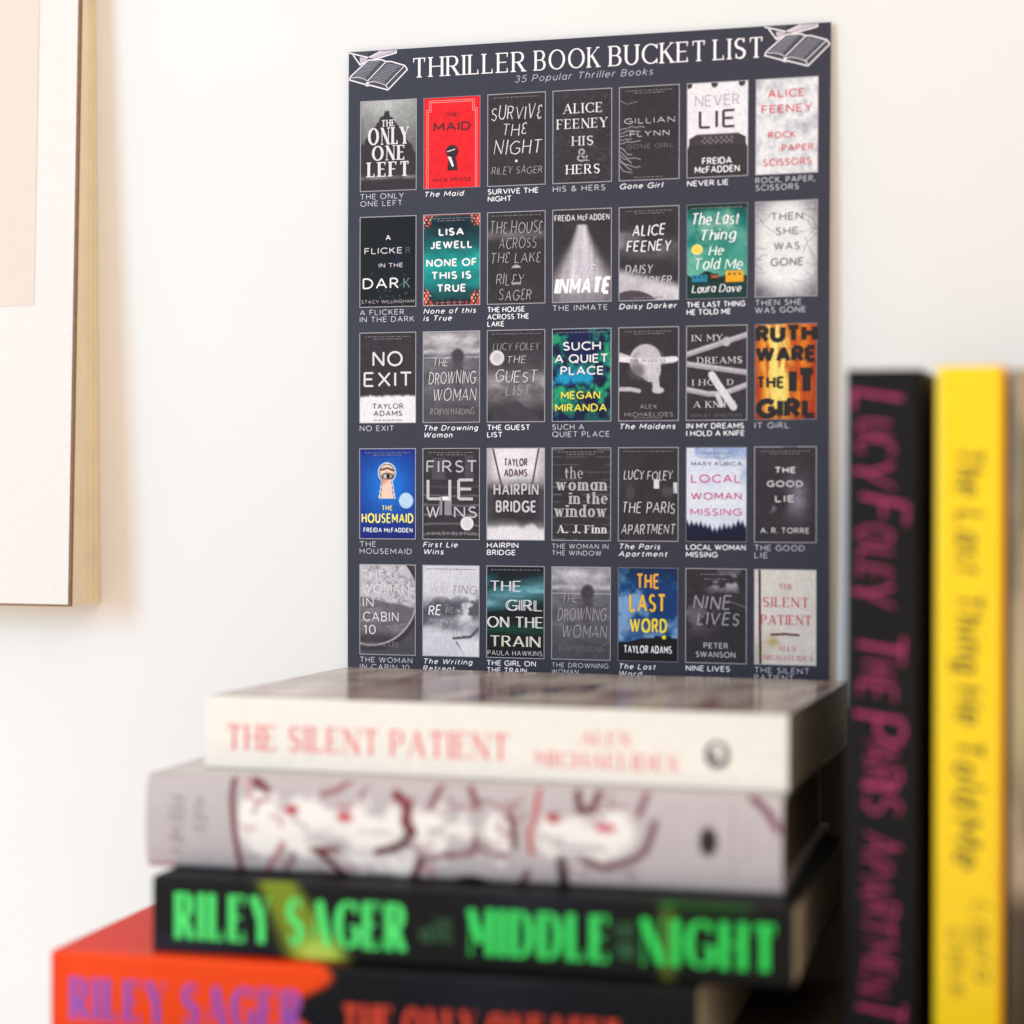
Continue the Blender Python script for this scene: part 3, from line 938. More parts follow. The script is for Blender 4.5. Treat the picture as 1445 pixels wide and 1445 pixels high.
# text rows: (string, u0, u1, baseline v, cap height v, style, colour)
g1 = (222, 216, 222); g2 = (172, 166, 172); g3 = (128, 122, 128)
RD = (214, 58, 76)
COVERS = [
 [(a_island, 'grey cover with a dark rocky island', [('THE', .38, .62, .29, .075, 'serifb', g1), ('ONLY', .14, .87, .49, .19, 'serifb', g1), ('ONE', .21, .80, .665, .165, 'serifb', g1), ('LEFT', .13, .88, .845, .165, 'serifb', g1)], 0),
  (a_red, 'bright red cover with a black keyhole', [('THE', .40, .60, .218, .048, 'sans', (60, 26, 30)), ('MAID', .17, .83, .372, .098, 'capb', (60, 22, 28)), ('NITA PROSE', .17, .84, .928, .042, 'sans', (90, 26, 34))], 'red'),
  (a_dark, 'dark grey cover with thin brushed capitals', [('SURVIVƐ', .06, .93, .285, .15, 'hand', g1), ('THƐ', .25, .68, .455, .135, 'hand', g1), ('NIGHT', .11, .92, .655, .15, 'hand', g1), ('RILEY SAGER', .07, .94, .875, .08, 'hand', g2)], 'dot'),
  (a_swirl, 'dark grey cover with white serif capitals', [('ALICE', .18, .84, .25, .105, 'serif', WT), ('FEENEY', .07, .93, .415, .105, 'serif', WT), ('HIS', .33, .69, .60, .10, 'serif', g1), ('&', .40, .62, .77, .13, 'serif', (160, 154, 160)), ('HERS', .23, .80, .905, .10, 'serif', WT)], 0),
  (a_strand, 'dark grey cover with loose white strands at left', [('GILLIAN', .08, .93, .395, .058, 'light', g1), ('FLYNN', .18, .84, .535, .058, 'light', g1), ('GONE GIRL', .12, .90, .665, .048, 'light', g3)], 'two'),
  (a_typew, 'white cover with a dark typewriter', [('NEVER', .13, .86, .25, .12, 'thin', (176, 162, 180)), ('LIE', .19, .80, .485, .195, 'sans', (66, 44, 66)), ('FREIDA', .25, .74, .865, .072, 'capb', WT), ('McFADDEN', .13, .87, .955, .072, 'capb', WT)], 0),
  (a_crumple, 'white crumpled cover with red capitals', [('ALICE', .19, .79, .20, .085, 'sans', RD), ('FEENEY', .09, .91, .36, .085, 'sans', RD), ('ROCK', .20, .64, .625, .068, 'sans', RD), ('PAPER', .42, .93, .765, .068, 'sans', RD), ('SCISSORS', .12, .90, .915, .075, 'sans', RD)], 0)],
 [(a_teal_dark, 'black and teal cover with spaced white capitals', [('A', .46, .55, .262, .058, 'capb', WT), ('FLICKE', .08, .76, .412, .068, 'sans', g1), ('R', .82, .90, .412, .068, 'sans', (70, 90, 98)), ('IN THE', .34, .77, .565, .048, 'sans', g1), ('DAR', .05, .70, .80, .12, 'sans', WT), ('K', .78, .90, .80, .12, 'sans', (96, 116, 122)), ('STACY WILLINGHAM', .03, .97, .962, .038, 'sans', g2)], 0),
  (a_village, 'teal cover with red houses in its corners', [('LISA', .27, .72, .235, .085, 'bold', WT), ('JEWELL', .12, .87, .378, .085, 'bold', WT), ('NONE OF', .05, .95, .575, .088, 'bold', WT), ('THIS IS', .14, .85, .715, .088, 'bold', WT), ('TRUE', .24, .76, .855, .088, 'bold', WT)], 'two'),
  (a_fog_lake, 'dark grey misty cover with brushed capitals', [('THƐ HOUSƐ', .04, .95, .235, .13, 'hand', g2), ('ACROSS', .20, .84, .40, .115, 'hand', g2), ('THƐ LAKƐ', .05, .92, .555, .115, 'hand', g2), ('RILƐY', .15, .63, .795, .12, 'hand', g2), ('SAGƐR', .20, .76, .96, .12, 'hand', g2)], 'top'),
  (a_beam, 'dark cover with a white cone of light', [('FREIDA McFADDEN', .03, .97, .125, .07, 'cond', (206, 200, 206)), ('THE', .33, .72, .70, .105, 'slant', (206, 198, 212)), ('INMATE', .04, .97, .92, .19, 'slant', (244, 240, 248))], 0),
  (a_daisy, 'dark stormy cover with a white wave', [('ALICE', .22, .76, .31, .115, 'handb', WT), ('FEENEY', .12, .86, .475, .115, 'handb', WT), ('DAISY', .10, .56, .72, .10, 'handb', (190, 184, 192)), ('DARKER', .28, .88, .83, .09, 'handb', (196, 190, 198))], 'two'),
  (a_camper, 'green sky cover with an orange camper van', [('The Last', .06, .86, .22, .13, 'script', WT), ('Thing', .20, .80, .385, .12, 'script', (232, 240, 236)), ('He', .36, .60, .545, .11, 'script', (226, 238, 232)), ('Told Me', .10, .92, .695, .12, 'script', (226, 238, 232)), ('Laura Dave', .08, .90, .935, .085, 'script', WT)], 'top'),
  (a_frost, 'pale frosted cover with grey twigs', [('THEN', .25, .77, .20, .08, 'sans', (110, 96, 114)), ('SHE', .33, .70, .355, .08, 'sans', (120, 108, 124)), ('WAS', .30, .72, .51, .08, 'sans', (120, 108, 124)), ('GONE', .25, .78, .68, .085, 'sans', (110, 96, 114))], 0)],
 [(a_snow, 'dark cover above a white snow band', [('NO', .23, .77, .375, .17, 'sans', g1), ('EXIT', .07, .94, .60, .165, 'sans', g1), ('TAYLOR', .23, .78, .845, .06, 'sans', (76, 68, 80)), ('ADAMS', .25, .76, .925, .06, 'sans', (76, 68, 80))], 'two'),
  (a_sea, 'grey sea cover with a dark standing figure', [('THE', .17, .44, .385, .09, 'hand', g1), ('DROWNING', .10, .92, .58, .14, 'hand', g1), ('WOMAN', .17, .93, .765, .13, 'hand', g1), ('ROBYN HARDING', .13, .90, .915, .07, 'hand', g2)], 0),
  (a_mount, 'grey cover with a white seal and a dark peak', [('LUCY FOLEY', .10, .90, .22, .08, 'hand', g2), ('THE', .34, .66, .36, .075, 'hand', g1), ('GUEST', .13, .85, .565, .125, 'hand', g1), ('LIST', .33, .75, .71, .11, 'hand', (170, 164, 172))], 'top'),
  (a_jungle, 'deep blue and green cover with yellow capitals', [('SUCH', .18, .83, .235, .095, 'capb', WT), ('A QUIET', .04, .95, .37, .095, 'capb', WT), ('PLACE', .14, .88, .50, .095, 'capb', WT), ('MEGAN', .15, .82, .76, .085, 'capb', (238, 222, 70)), ('MIRANDA', .05, .93, .895, .085, 'capb', (238, 222, 70))], 'top'),
  (a_bust, 'dark cover with a pale blindfolded bust', [('THE MAIDENS', .18, .78, .375, .036, 'serif', (120, 104, 112)), ('ALEX', .36, .64, .87, .045, 'light', g2), ('MICHAELIDES', .10, .91, .955, .045, 'light', g2)], 'two'),
  (a_bands, 'dark cover crossed by pale ribbons', [('IN MY', .09, .60, .16, .065, 'serif', g1), ('DREAMS', .18, .92, .40, .068, 'serif', g1), ('I HO', .10, .48, .63, .062, 'serif', g1), ('D', .68, .78, .63, .062, 'serif', g1), ('A KNIFE', .12, .82, .865, .066, 'serif', g1), ('ASHLEY WINSTEAD', .07, .92, .965, .032, 'light', g3)], 0),
  (a_fire, 'fiery orange cover with black capitals', [('RUTH', .01, 1.0, .195, .185, 'black', (26, 14, 14)), ('WARE', .01, 1.0, .405, .18, 'black', (26, 14, 14)), ('THE', .03, .48, .675, .13, 'bold', (26, 14, 14)), ('IT', .57, .99, .745, .285, 'black', (26, 14, 14)), ('GIRL', .02, 1.0, .99, .215, 'black', (26, 14, 14))], 0)],
 [(a_keyhole, 'bright blue cover with an eye in a keyhole', [('THE', .40, .59, .685, .055, 'cond', (240, 226, 110)), ('HOUSEMAID', .04, .96, .825, .11, 'cond', (244, 232, 110)), ('FREIDA McFADDEN', .07, .95, .928, .052, 'cond', (230, 234, 240))], 'two'),
  (a_hall, 'dark grey cover with a lit doorway', [('FIRST', .06, .96, .265, .135, 'sans', (186, 180, 188)), ('LIE', .06, .92, .57, .24, 'sans', (196, 190, 198)), ('W', .06, .30, .765, .13, 'sans', (190, 184, 192)), ('NS', .55, .96, .765, .13, 'sans', (190, 184, 192)), ('ASHLEY ELSTON', .07, .94, .952, .035, 'light', g2)], 'two'),
  (a_bridge, 'pale foggy cover with two bridge cables', [('TAYLOR', .30, .70, .195, .085, 'cond', (92, 56, 72)), ('ADAMS', .30, .70, .31, .085, 'cond', (92, 56, 72)), ('HAIRPIN', .12, .90, .515, .13, 'cond', (196, 190, 198)), ('BRIDGE', .16, .86, .70, .13, 'cond', (206, 200, 208))], 0),
  (a_blind, 'dark cover with fine blind slats', [('the', .22, .53, .33, .12, 'serif', g2), ('woman', .08, .93, .46, .125, 'serifb', (184, 178, 184)), ('in the', .30, .95, .605, .12, 'serifb', (184, 178, 184)), ('window', .05, .93, .745, .125, 'serifb', (184, 178, 184)), ('A. J. Finn', .09, .93, .92, .085, 'serifb', g1)], 'two'),
  (a_paris, 'dark grey cover with two small lit windows', [('LUCY FOLEY', .09, .90, .345, .10, 'hand', WT), ('THE PARIS', .06, .94, .70, .115, 'hand', WT), ('APARTMENT', .05, .94, .925, .105, 'hand', WT)], 'top'),
  (a_pines, 'white and lilac cover with pink capitals over pines', [('MARY KUBICA', .08, .92, .195, .042, 'sans', (60, 62, 110)), ('LOCAL', .08, .90, .375, .088, 'sans', (214, 30, 130)), ('WOMAN', .08, .92, .555, .078, 'sans', (206, 34, 130)), ('MISSING', .07, .92, .725, .078, 'sans', (220, 56, 140))], 'mid'),
  (a_figure, 'dark cover with a faint standing figure', [('THE', .33, .67, .275, .065, 'bold', g1), ('GOOD', .20, .79, .42, .068, 'bold', (206, 200, 206)), ('LIE', .33, .66, .58, .075, 'bold', (206, 200, 206)), ('A. R. TORRE', .10, .89, .905, .058, 'sans', g1)], 'two')],
 [(a_porthole, 'grey sea cover seen through a round porthole', [('THE', .05, .44, .165, .10, 'thin', WT), ('WOMAN', .05, .88, .32, .105, 'thin', WT), ('IN', .06, .25, .47, .095, 'light', WT), ('CABIN', .06, .70, .63, .105, 'light', WT), ('10', .07, .29, .775, .105, 'light', WT), ('RUTH WARE', .05, .71, .92, .06, 'light', g3)], 0),
  (a_mist, 'pale misty cover with dark firs and a plate', [('WRI', .12, .42, .31, .085, 'hand', (206, 202, 212)), ('TING', .50, .94, .31, .09, 'hand', (150, 146, 156)), ('RE', .10, .32, .55, .115, 'handb', WT), ('T', .35, .46, .53, .09, 'hand', (150, 146, 156)), ('REAT', .42, .72, .52, .06, 'hand', (170, 166, 176)), ('A NOVEL', .40, .75, .64, .03, 'hand', g1), ('JULIA', .34, .68, .79, .075, 'hand', WT)], 'top'),
  (a_train, 'dark teal cover with doubled white capitals', [('THE', .06, .58, .275, .115, 'thin', WT), ('THE', .08, .60, .275, .115, 'thin', WT), ('GIRL', .33, .94, .485, .12, 'thin', WT), ('GIRL', .36, .97, .485, .12, 'thin', WT), ('ON THE', .01, .96, .67, .12, 'thin', WT), ('ON THE', .03, .98, .67, .12, 'thin', WT), ('TRAIN', .06, .92, .88, .12, 'thin', (246, 234, 206)), ('TRAIN', .08, .94, .88, .12, 'thin', WT), ('PAULA HAWKINS', .02, .97, .975, .055, 'light', g1)], 'top'),
  (a_sea, 'second grey sea cover, in the bottom row', [('THE', .17, .44, .385, .09, 'hand', g2), ('DROWNING', .10, .92, .58, .14, 'hand', g2), ('WOMAN', .17, .93, .765, .13, 'hand', g2), ('ROBYN HARDING', .13, .90, .915, .07, 'hand', g3)], 0),
  (a_storm, 'blue storm cloud cover with orange and yellow capitals', [('THE', .31, .69, .225, .165, 'cond', (244, 170, 50)), ('LAST', .19, .80, .475, .20, 'cond', (244, 188, 46)), ('WORD', .20, .82, .695, .155, 'cond', (246, 216, 60)), ('TAYLOR ADAMS', .10, .90, .915, .085, 'cond', WT)], 0),
  (a_nine, 'dark cover with smeared brush capitals', [('NINE', .12, .74, .43, .15, 'handb', (150, 144, 152)), ('LIVES', .18, .88, .60, .14, 'handb', (150, 144, 152)), ('PETER', .30, .70, .845, .06, 'sans', (200, 194, 200)), ('SWANSON', .17, .82, .94, .062, 'sans', (200, 194, 200))], 'mid'),
  (a_cream, 'cream cover with pink serif capitals', [('THE', .40, .63, .205, .055, 'serif', (200, 104, 116)), ('SILENT', .14, .88, .39, .10, 'serif', (206, 74, 92)), ('PATIENT', .11, .92, .575, .10, 'serif', (206, 74, 92)), ('ALEX', .39, .67, .85, .05, 'serif', (214, 110, 118)), ('MICHAELIDES', .14, .94, .95, .05, 'serif', (214, 110, 118))], 0)],
]
CAP = [
 [[('THE ONLY', 61, 'light'), ('ONE LEFT', 59, 'light')], [('The Maid', 56, 'ital')], [('SURVIVE THE', 72, 'capb'), ('NIGHT', 34, 'capb')], [('HIS & HERS', 74, 'light')], [('Gone Girl', 61, 'ital')], [('NEVER LIE', 59, 'capb')], [('ROCK, PAPER,', 84, 'light'), ('SCISSORS', 61, 'light')]],
 [[('A FLICKER', 62, 'light'), ('IN THE DARK', 76, 'light')], [('None of this', 74, 'ital'), ('is True', 40, 'ital')], [('THE HOUSE', 53, 'capb'), ('ACROSS THE', 59, 'capb'), ('LAKE', 24, 'capb')], [('THE INMATE', 78, 'light')], [('Daisy Darker', 81, 'ital')], [('THE LAST THING', 83, 'capb'), ('HE TOLD ME', 63, 'capb')], [('THEN SHE', 66, 'light'), ('WAS GONE', 72, 'light')]],
 [[('NO EXIT', 48, 'light')], [('The Drowning', 77, 'ital'), ('Woman', 41, 'ital')], [('THE GUEST', 61, 'capb'), ('LIST', 22, 'capb')], [('SUCH A', 45, 'light'), ('QUIET PLACE', 81, 'light')], [('The Maidens', 80, 'ital')], [('IN MY DREAMS', 82, 'capb'), ('I HOLD A KNIFE', 83, 'capb')], [('IT GIRL', 49, 'light')]],
 [[('THE', 23, 'light'), ('HOUSEMAID', 73, 'light')], [('First Lie', 49, 'ital'), ('Wins', 29, 'ital')], [('HAIRPIN', 45, 'capb'), ('BRIDGE', 41, 'capb')], [('THE WOMAN IN', 80, 'light'), ('THE WINDOW', 70, 'light')], [('The Paris', 59, 'ital'), ('Apartment', 69, 'ital')], [('LOCAL WOMAN', 85, 'capb'), ('MISSING', 45, 'capb')], [('THE GOOD', 71, 'light'), ('LIE', 19, 'light')]],
 [[('THE WOMAN', 74, 'light'), ('IN CABIN 10', 70, 'light')], [('The Writing', 70, 'ital'), ('Retreat', 45, 'ital')], [('THE GIRL ON', 70, 'capb'), ('THE TRAIN', 57, 'capb')], [('THE DROWNING', 80, 'light'), ('WOMAN', 38, 'light')], [('The Last', 53, 'ital'), ('Word', 33, 'ital')], [('NINE LIVES', 63, 'capb')], [('THE SILENT', 78, 'light'), ('PATIENT', 56, 'light')]],
]
KF = 0.93     # print density against the room's light
for r in range(5):
    for c_ in range(7):
        fn_, lab, rows, ex = COVERS[r][c_]
        x0 = CX0 + CDX * c_; zt = -(CV0 + CDV * r)
        cvs = Canvas(NX, NY, (60, 56, 60))
        fn_(cvs)
        lum = cvs.I.mean(2, keepdims=True)
        cvs.I = lum + (cvs.I - lum) * 1.08
        cvs.I = cvs.I + ((cvs.n(22, 34, 900 + r * 7 + c_, 3) - .5) * 26 * np.clip(lum[..., 0] / 150, .35, 1))[..., None]
        cvs.I = cvs.I + (np.random.RandomState(r * 9 + c_).rand(NY, NX, 1) - .5) * 7
        img = dens(np.clip(cvs.I * 1.04 - 3, 2, 252), .92)
        uu = np.tile(np.arange(NX) / (NX - 1), NY); vv = np.repeat(np.arange(NY) / (NY - 1), NX)
        V = np.stack([uu * CW, np.zeros(NX * NY), -vv * CH], 1)
        i_, j_ = np.meshgrid(np.arange(NX - 1), np.arange(NY - 1))
        a_ = (j_ * NX + i_).ravel()
        F = np.stack([a_, a_ + NX, a_ + NX + 1, a_ + 1], 1)
        pc = mesh_obj('printed_cover', V, F, M_art, poster, cols=img.reshape(-1, 3), loc=(x0, -.00008, zt))
        tag(pc, lab)
        b = Ink()
        bc = tuple(lin((178, 172, 180) if fn_ not in (a_fire, a_red, a_pines, a_storm, a_camper) else (120, 116, 130)) * .9)
        b.ribbon([(0, 0), (CW, 0), (CW, CH), (0, CH), (0, 0)], [.00034] * 5, bc, True)
        b.build('border', pc, M_ink, (0, 0, 0), lift=.00009)
        t = Ink()
        for s, u0, u1, bv, hv, sty, col in rows:
            t.text(s, u0 * CW, u1 * CW, bv * CH, hv * CH, sty, col)
        def tiny(v_, w_, col):      # print too fine to read in the photograph
            rr = random.Random(int(v_ * 1000) + c_); x = .5 - w_ / 2
            while x < .5 + w_ / 2:
                L = rr.uniform(.02, .07)
                t.ribbon([(x * CW, v_ * CH), (min(x + L, .5 + w_ / 2) * CW, v_ * CH)], [.00032] * 2, tuple(lin(col))); x += L + .02
        if ex == 'two': tiny(.045, .8, g3); tiny(.07, .5, g3); tiny(.97, .5, g3) if r != 3 else None
        if ex == 'top': tiny(.04, .85, g3)
        if ex == 'mid': tiny(.06, .5, g3); tiny(.11, .4, g3)
        if ex == 'dot': t.disc(.50 * CW, .735 * CH, .0006, .0006, tuple(lin(g1))); tiny(.04, .8, g3)
        if ex == 'red':
            pk = tuple(lin((250, 190, 184))); bkk = tuple(lin((40, 12, 18)))
            for g in (.055, .085):
                n_ = .05
                pts = [(g, 1.0), (g, .05 + g * .65 + n_), (g + n_, .05 + g * .65 + n_), (g + n_, .0 + g * .65), (1 - g - n_, g * .65), (1 - g - n_, .05 + g * .65 + n_), (1 - g, .05 + g * .65 + n_), (1 - g, 1.0)]
                t.ribbon([(x * CW, y * CH) for x, y in pts], [.00016] * 8, pk)
            t.disc(.505 * CW, .60 * CH, .107 * CW, .072 * CH, bkk)
            t.poly([(x * CW, y * CH) for x, y in ((.46, .60), (.55, .60), (.60, .805), (.42, .805))], bkk)
            t.ribbon([(x * CW, y * CH) for x, y in ((.42, .60), (.56, .575))], [.0004] * 2, tuple(lin((236, 226, 226))))
            t.poly([(x * CW, y * CH) for x, y in ((.43, .65), (.49, .66), (.54, .76), (.51, .77), (.46, .70))], tuple(lin((236, 226, 226))))
        t.build('lettering', pc, M_ink, (0, 0, 0), lift=.00016)
        # caption under the cover
        cap = CAP[r][c_]
        ppm = 2976 + (3322 - 2976) * c_ / 6
        q = Ink()
        hh = .0024 if c_ != 3 or r not in (3, 4) else .0021
        pitch = .00314 if hh > .0022 else .0029
        for li, (s, wpx, sty) in enumerate(cap):
            q.text(s, .0000, wpx / ppm, .0036 + li * pitch, hh, sty, (244, 240, 248) if sty != 'light' else (222, 219, 230))
        q.build('caption', poster, M_ink, (x0, 0, zt - CH), lift=.00006)


def lift_sheet(o, ox=0.0, oz=0.0):
    for ch in o.children:
        cx_, cz_ = ox + ch.location.x, oz + ch.location.z
        if ch.type == 'MESH':
            n = len(ch.data.vertices); co = np.empty(n * 3, dtype=np.float32); ch.data.vertices.foreach_get('co', co); co = co.reshape(-1, 3)
            x = co[:, 0] + cx_; z = co[:, 2] + cz_
            co[:, 1] -= 0.0026 * sm(.045, .112, x) * np.sin(np.pi * np.clip(-z / .30, 0, 1)) ** .8 + .0010 * sm(.06, .112, -x) * np.sin(np.pi * np.clip(-z / .2795, 0, 1))
            ch.data.vertices.foreach_set('co', co.ravel()); ch.data.update()
        lift_sheet(ch, cx_, cz_)


bpy.context.view_layer.update()
lift_sheet(poster)

# ------------------------------------------------------------ books
def cover_profile(Wd, T, th, rc, bulge, n_s=24):
    """outer outline of a lying book's cover in (y, z), from the fore edge over the top board, down the spine and back
    y = 0 at the spine front, +Wd at the fore edge; z = 0 bottom, T top. returns pts, and spine parameter per point"""
    pts = [(Wd, T)]
    for i in range(1, 8): pts.append((Wd - (Wd - rc - .004) * i / 7, T))
    for i in range(1, 7):
        a = math.radians(90 + 90 * i / 6 * .5)
    arc_n = 6
    for i in range(arc_n + 1):
        a = math.radians(90 + 90 * i / arc_n)
        pts.append((rc + rc * math.cos(a), T - rc + rc * math.sin(a)))
    for i in range(1, n_s):
        z = T - rc - (T - 2 * rc) * i / n_s
        pts.append((0.0, z))
    for i in range(arc_n + 1):
        a = math.radians(180 + 90 * i / arc_n)
        pts.append((rc + rc * math.cos(a), rc + rc * math.sin(a)))
    for i in range(1, 8): pts.append((rc + .004 + (Wd - rc - .004) * (i - 0) / 7, 0.0))
    out = []
    for y, z in pts:
        k_ = 1 - ((z - T / 2) / (T / 2)) ** 2
        out.append((y - bulge * k_ * max(0, 1 - y / .006), z))
    return out


def make_book(name, L, Wd, T, loc, rotz, label, art, m_cov, hard=False, bulge=0.0, rc=.0012, group=None, page_col=M_pages_h, stand=False, NL=150):
    """lying book: x along the spine, spine toward -Y. stand=True turns it upright (head up)"""
    root = thing(name, loc, label, 'book', rotz, group)
    th = .0026 if hard else .0006
    outer = cover_profile(Wd, T, th, rc, bulge)
    P = np.array(outer)
    n = len(P)
    d = np.gradient(P, axis=0); Ln = np.hypot(d[:, 0], d[:, 1]) + 1e-12
    nor = np.stack([-d[:, 1] / Ln, d[:, 0] / Ln], 1)
    inner = P + nor * th
    # make sure the inner line is inside
    cen = np.array([Wd / 2, T / 2])
    if np.dot(inner[n // 2] - P[n // 2], cen - P[n // 2]) < 0: inner = P - nor * th
    inner[:, 1] = np.clip(inner[:, 1], th, T - th)
    s = np.concatenate([[0], np.cumsum(np.hypot(*(P[1:] - P[:-1]).T))])
    V = []; C = []
    for i in range(NL + 1):
        x = L * i / NL
        for y, z in P: V.append((x, y, z))
    no = len(V)
    for i in (0, NL):
        x = L * i / NL
        for y, z in inner: V.append((x, y, z))
    F = []
    for i in range(NL):
        for j in range(n - 1):
            a = i * n + j
            F.append((a, a + 1, a + n + 1, a + n))
    for j in range(n - 1):
        F.append((no + j, no + n + j, no + n + j + 1, no + j + 1))          # inside
        F.append((j, no + j, no + j + 1, j + 1)); F.append((NL * n + j, NL * n + j + 1, no + n + j + 1, no + n + j))
    F.append((0, NL * n, no + n, no)); F.append((n - 1, no + n - 1, no + 2 * n - 1, NL * n + n - 1))
    Va = np.array(V)
    u = Va[:, 0] / L
    cols = art(Va[:, 0] / L, Va[:, 1] / Wd, 1 - Va[:, 2] / T)
    def place(Vx):
        Vx = np.asarray(Vx, float)
        if not stand: return Vx
        # head of the spine up: lying x (left to right reading) becomes downward; lying top (z = T) turns to the right
        return np.stack([Vx[:, 2], Vx[:, 1], L - Vx[:, 0]], 1)
    o = mesh_obj('cover', place(Va), F, m_cov, root, cols=cols)
    if hard or bulge:
        pass
    g = .003 if hard else .0004
    v_, f_ = box(g, L - g, .0022 + th, Wd - (g if hard else .0002), th + .0001, T - th - .0001)
    # page block with a slightly wavy fore end
    mesh_obj('page_block', place(v_), f_, page_col, root)
    if hard:
        for xx in (g - .0012, L - g):
            v_, f_ = box(xx, xx + .0012, .0015 + th, .0055 + th, th + .0004, T - th - .0004)
            mesh_obj('headband', place(v_), f_, M_pages_h, root)

    def surf(uu, vv, lift):      # a point printed on the spine face: uu metres from the left end, vv metres down from the top
        z = T - vv
        k_ = 1 - ((z - T / 2) / (T / 2)) ** 2
        y = -bulge * k_ - lift
        e = max(0, rc - min(vv, T - vv))
        y += rc - math.sqrt(max(0, rc * rc - e * e))
        return tuple(place([(uu, y, z)])[0])
    return root, surf


def grid_lookup(I):
    ny_, nx_ = I.shape[:2]
    def f_(u, v):
        x = np.clip(u, 0, 1) * (nx_ - 1); y = np.clip(v, 0, 1) * (ny_ - 1)
        ix = np.minimum(x.astype(int), nx_ - 2); iy = np.minimum(y.astype(int), ny_ - 2)
        tx = (x - ix)[:, None]; ty = (y - iy)[:, None]
        return (I[iy, ix] * (1 - tx) + I[iy, ix + 1] * tx) * (1 - ty) + (I[iy + 1, ix] * (1 - tx) + I[iy + 1, ix + 1] * tx) * ty
    return f_


def art_from(spine, top):
    """spine: canvas over (length, spine height); top: canvas over (length, width)"""
    fs = grid_lookup(spine.I); ft = grid_lookup(top.I)
    def f_(u, w, v):
        cs = fs(u, v); ct = ft(u, 1 - w)
        k_ = sm(.004, .016, w)[:, None]
        return dens(np.clip(cs * (1 - k_) + ct * k_, 2, 250), .98, .026)
    return f_


# stack geometry (metres; heights below the poster's top edge)
zt1 = ZO - 0.2742
T1, T2, T3, T4 = .0269, .0344, .0271, .0334
z1, z2, z3 = zt1 - T1, zt1 - T1 - T2, zt1 - T1 - T2 - T3
z4 = 0.0004

# --- book 1: cream, on top
sp = Canvas(300, 40, (238, 233, 226)); sp.seg([(.944, 0), (.944, 1)], .0012, (214, 206, 196), .8)
tp = Canvas(200, 90, (198, 186, 176))
n_ = tp.n(6, 4, 301)
tp.mix(sm(.45, .7, n_), (150, 132, 124)); tp.mix(sm(.5, .75, tp.n(12, 3, 302)) * .7, (222, 210, 204)); tp.mix(sm(.55, .72, tp.n(9, 5, 303)) * .6, (120, 70, 76))
tp.seg([(.42, .96), (.46, .80), (.60, .35)], .012, (40, 42, 66), .5, .6); tp.seg([(.78, .98), (.95, .6), (.99, .2)], .012, (110, 62, 60), .6, .6, .7)
tp.seg([(.1, .75), (.35, .6), (.55, .62)], .02, (130, 84, 90), .8, .6, .6)
tp.mix(sm(.93, .975, tp.v) * .85, (132, 110, 84))
bk1, s1 = make_book('lying_book', .2210, .144, T1, (-.1028, -.1627, z1), 0.0, 'cream book with faded red spine lettering, topmost of the stack', art_from(sp, tp), M_jacket, rc=.0008)
L1 = .2210
def px1(p): return (p - 287) / 825 * L1
ink = Ink(.004)
PK = (232, 96, 106)
ink.text('THE SILENT PATIENT', px1(322), px1(733), .0196, .0094, 'serif', PK)
ink.text('ALEX', px1(834), px1(903), .0128, .0046, 'serif', PK)
ink.text('MICHAELIDES', px1(772), px1(966), .0212, .0054, 'serif', PK)
gy = tuple(lin((96, 92, 100)))
ink.ribbon([(px1(1019) + .0036 * math.cos(t), .0145 + .0042 * math.sin(t)) for t in [math.radians(-60 - 20 * i) for i in range(19)]], [.0008 + .0014 * abs(math.sin(i * .15)) for i in range(19)], gy)
ink.disc(px1(1016), .0152, .0012, .0016, gy)
ink.build('spine_lettering', bk1, M_spink, fn=s1, lift=.00015)

# --- book 2: grey jacket with red line drawing
sp = Canvas(640, 92, (193, 184, 188))
def b2(p): return ((p[0] - 203) / 902, (p[1] - (1098 + .0270 * (p[0] - 203))) / 129)
AS = 129 / 902
def st(pts, w, c, soft=.6, op=1.0): sp.seg([b2(p) for p in pts], w / 902 / 2, c, soft, AS, op)
def bl(cx_, cy_, rx, ry, c, soft=.2): u_, v_ = b2((cx_, cy_)); sp.ell(u_, v_, rx / 902, ry / 129, c, soft)
u_sv, v_sv = sp.u.copy(), sp.v.copy()
sp.u = sp.u + .030 * (sp.n(26, 5, 315) - .5); sp.v = sp.v + .5 * (sp.n(26, 5, 316) - .5)
for a in ((376, 1165, 34, 42), (450, 1165, 52, 30), (542, 1168, 44, 30), (643, 1170, 44, 27), (715, 1172, 20, 26), (838, 1172, 68, 32), (560, 1215, 60, 16)): bl(*a, (243, 238, 236))
sp.u, sp.v = u_sv, v_sv
MR = (104, 34, 48); PKR = (150, 86, 98)
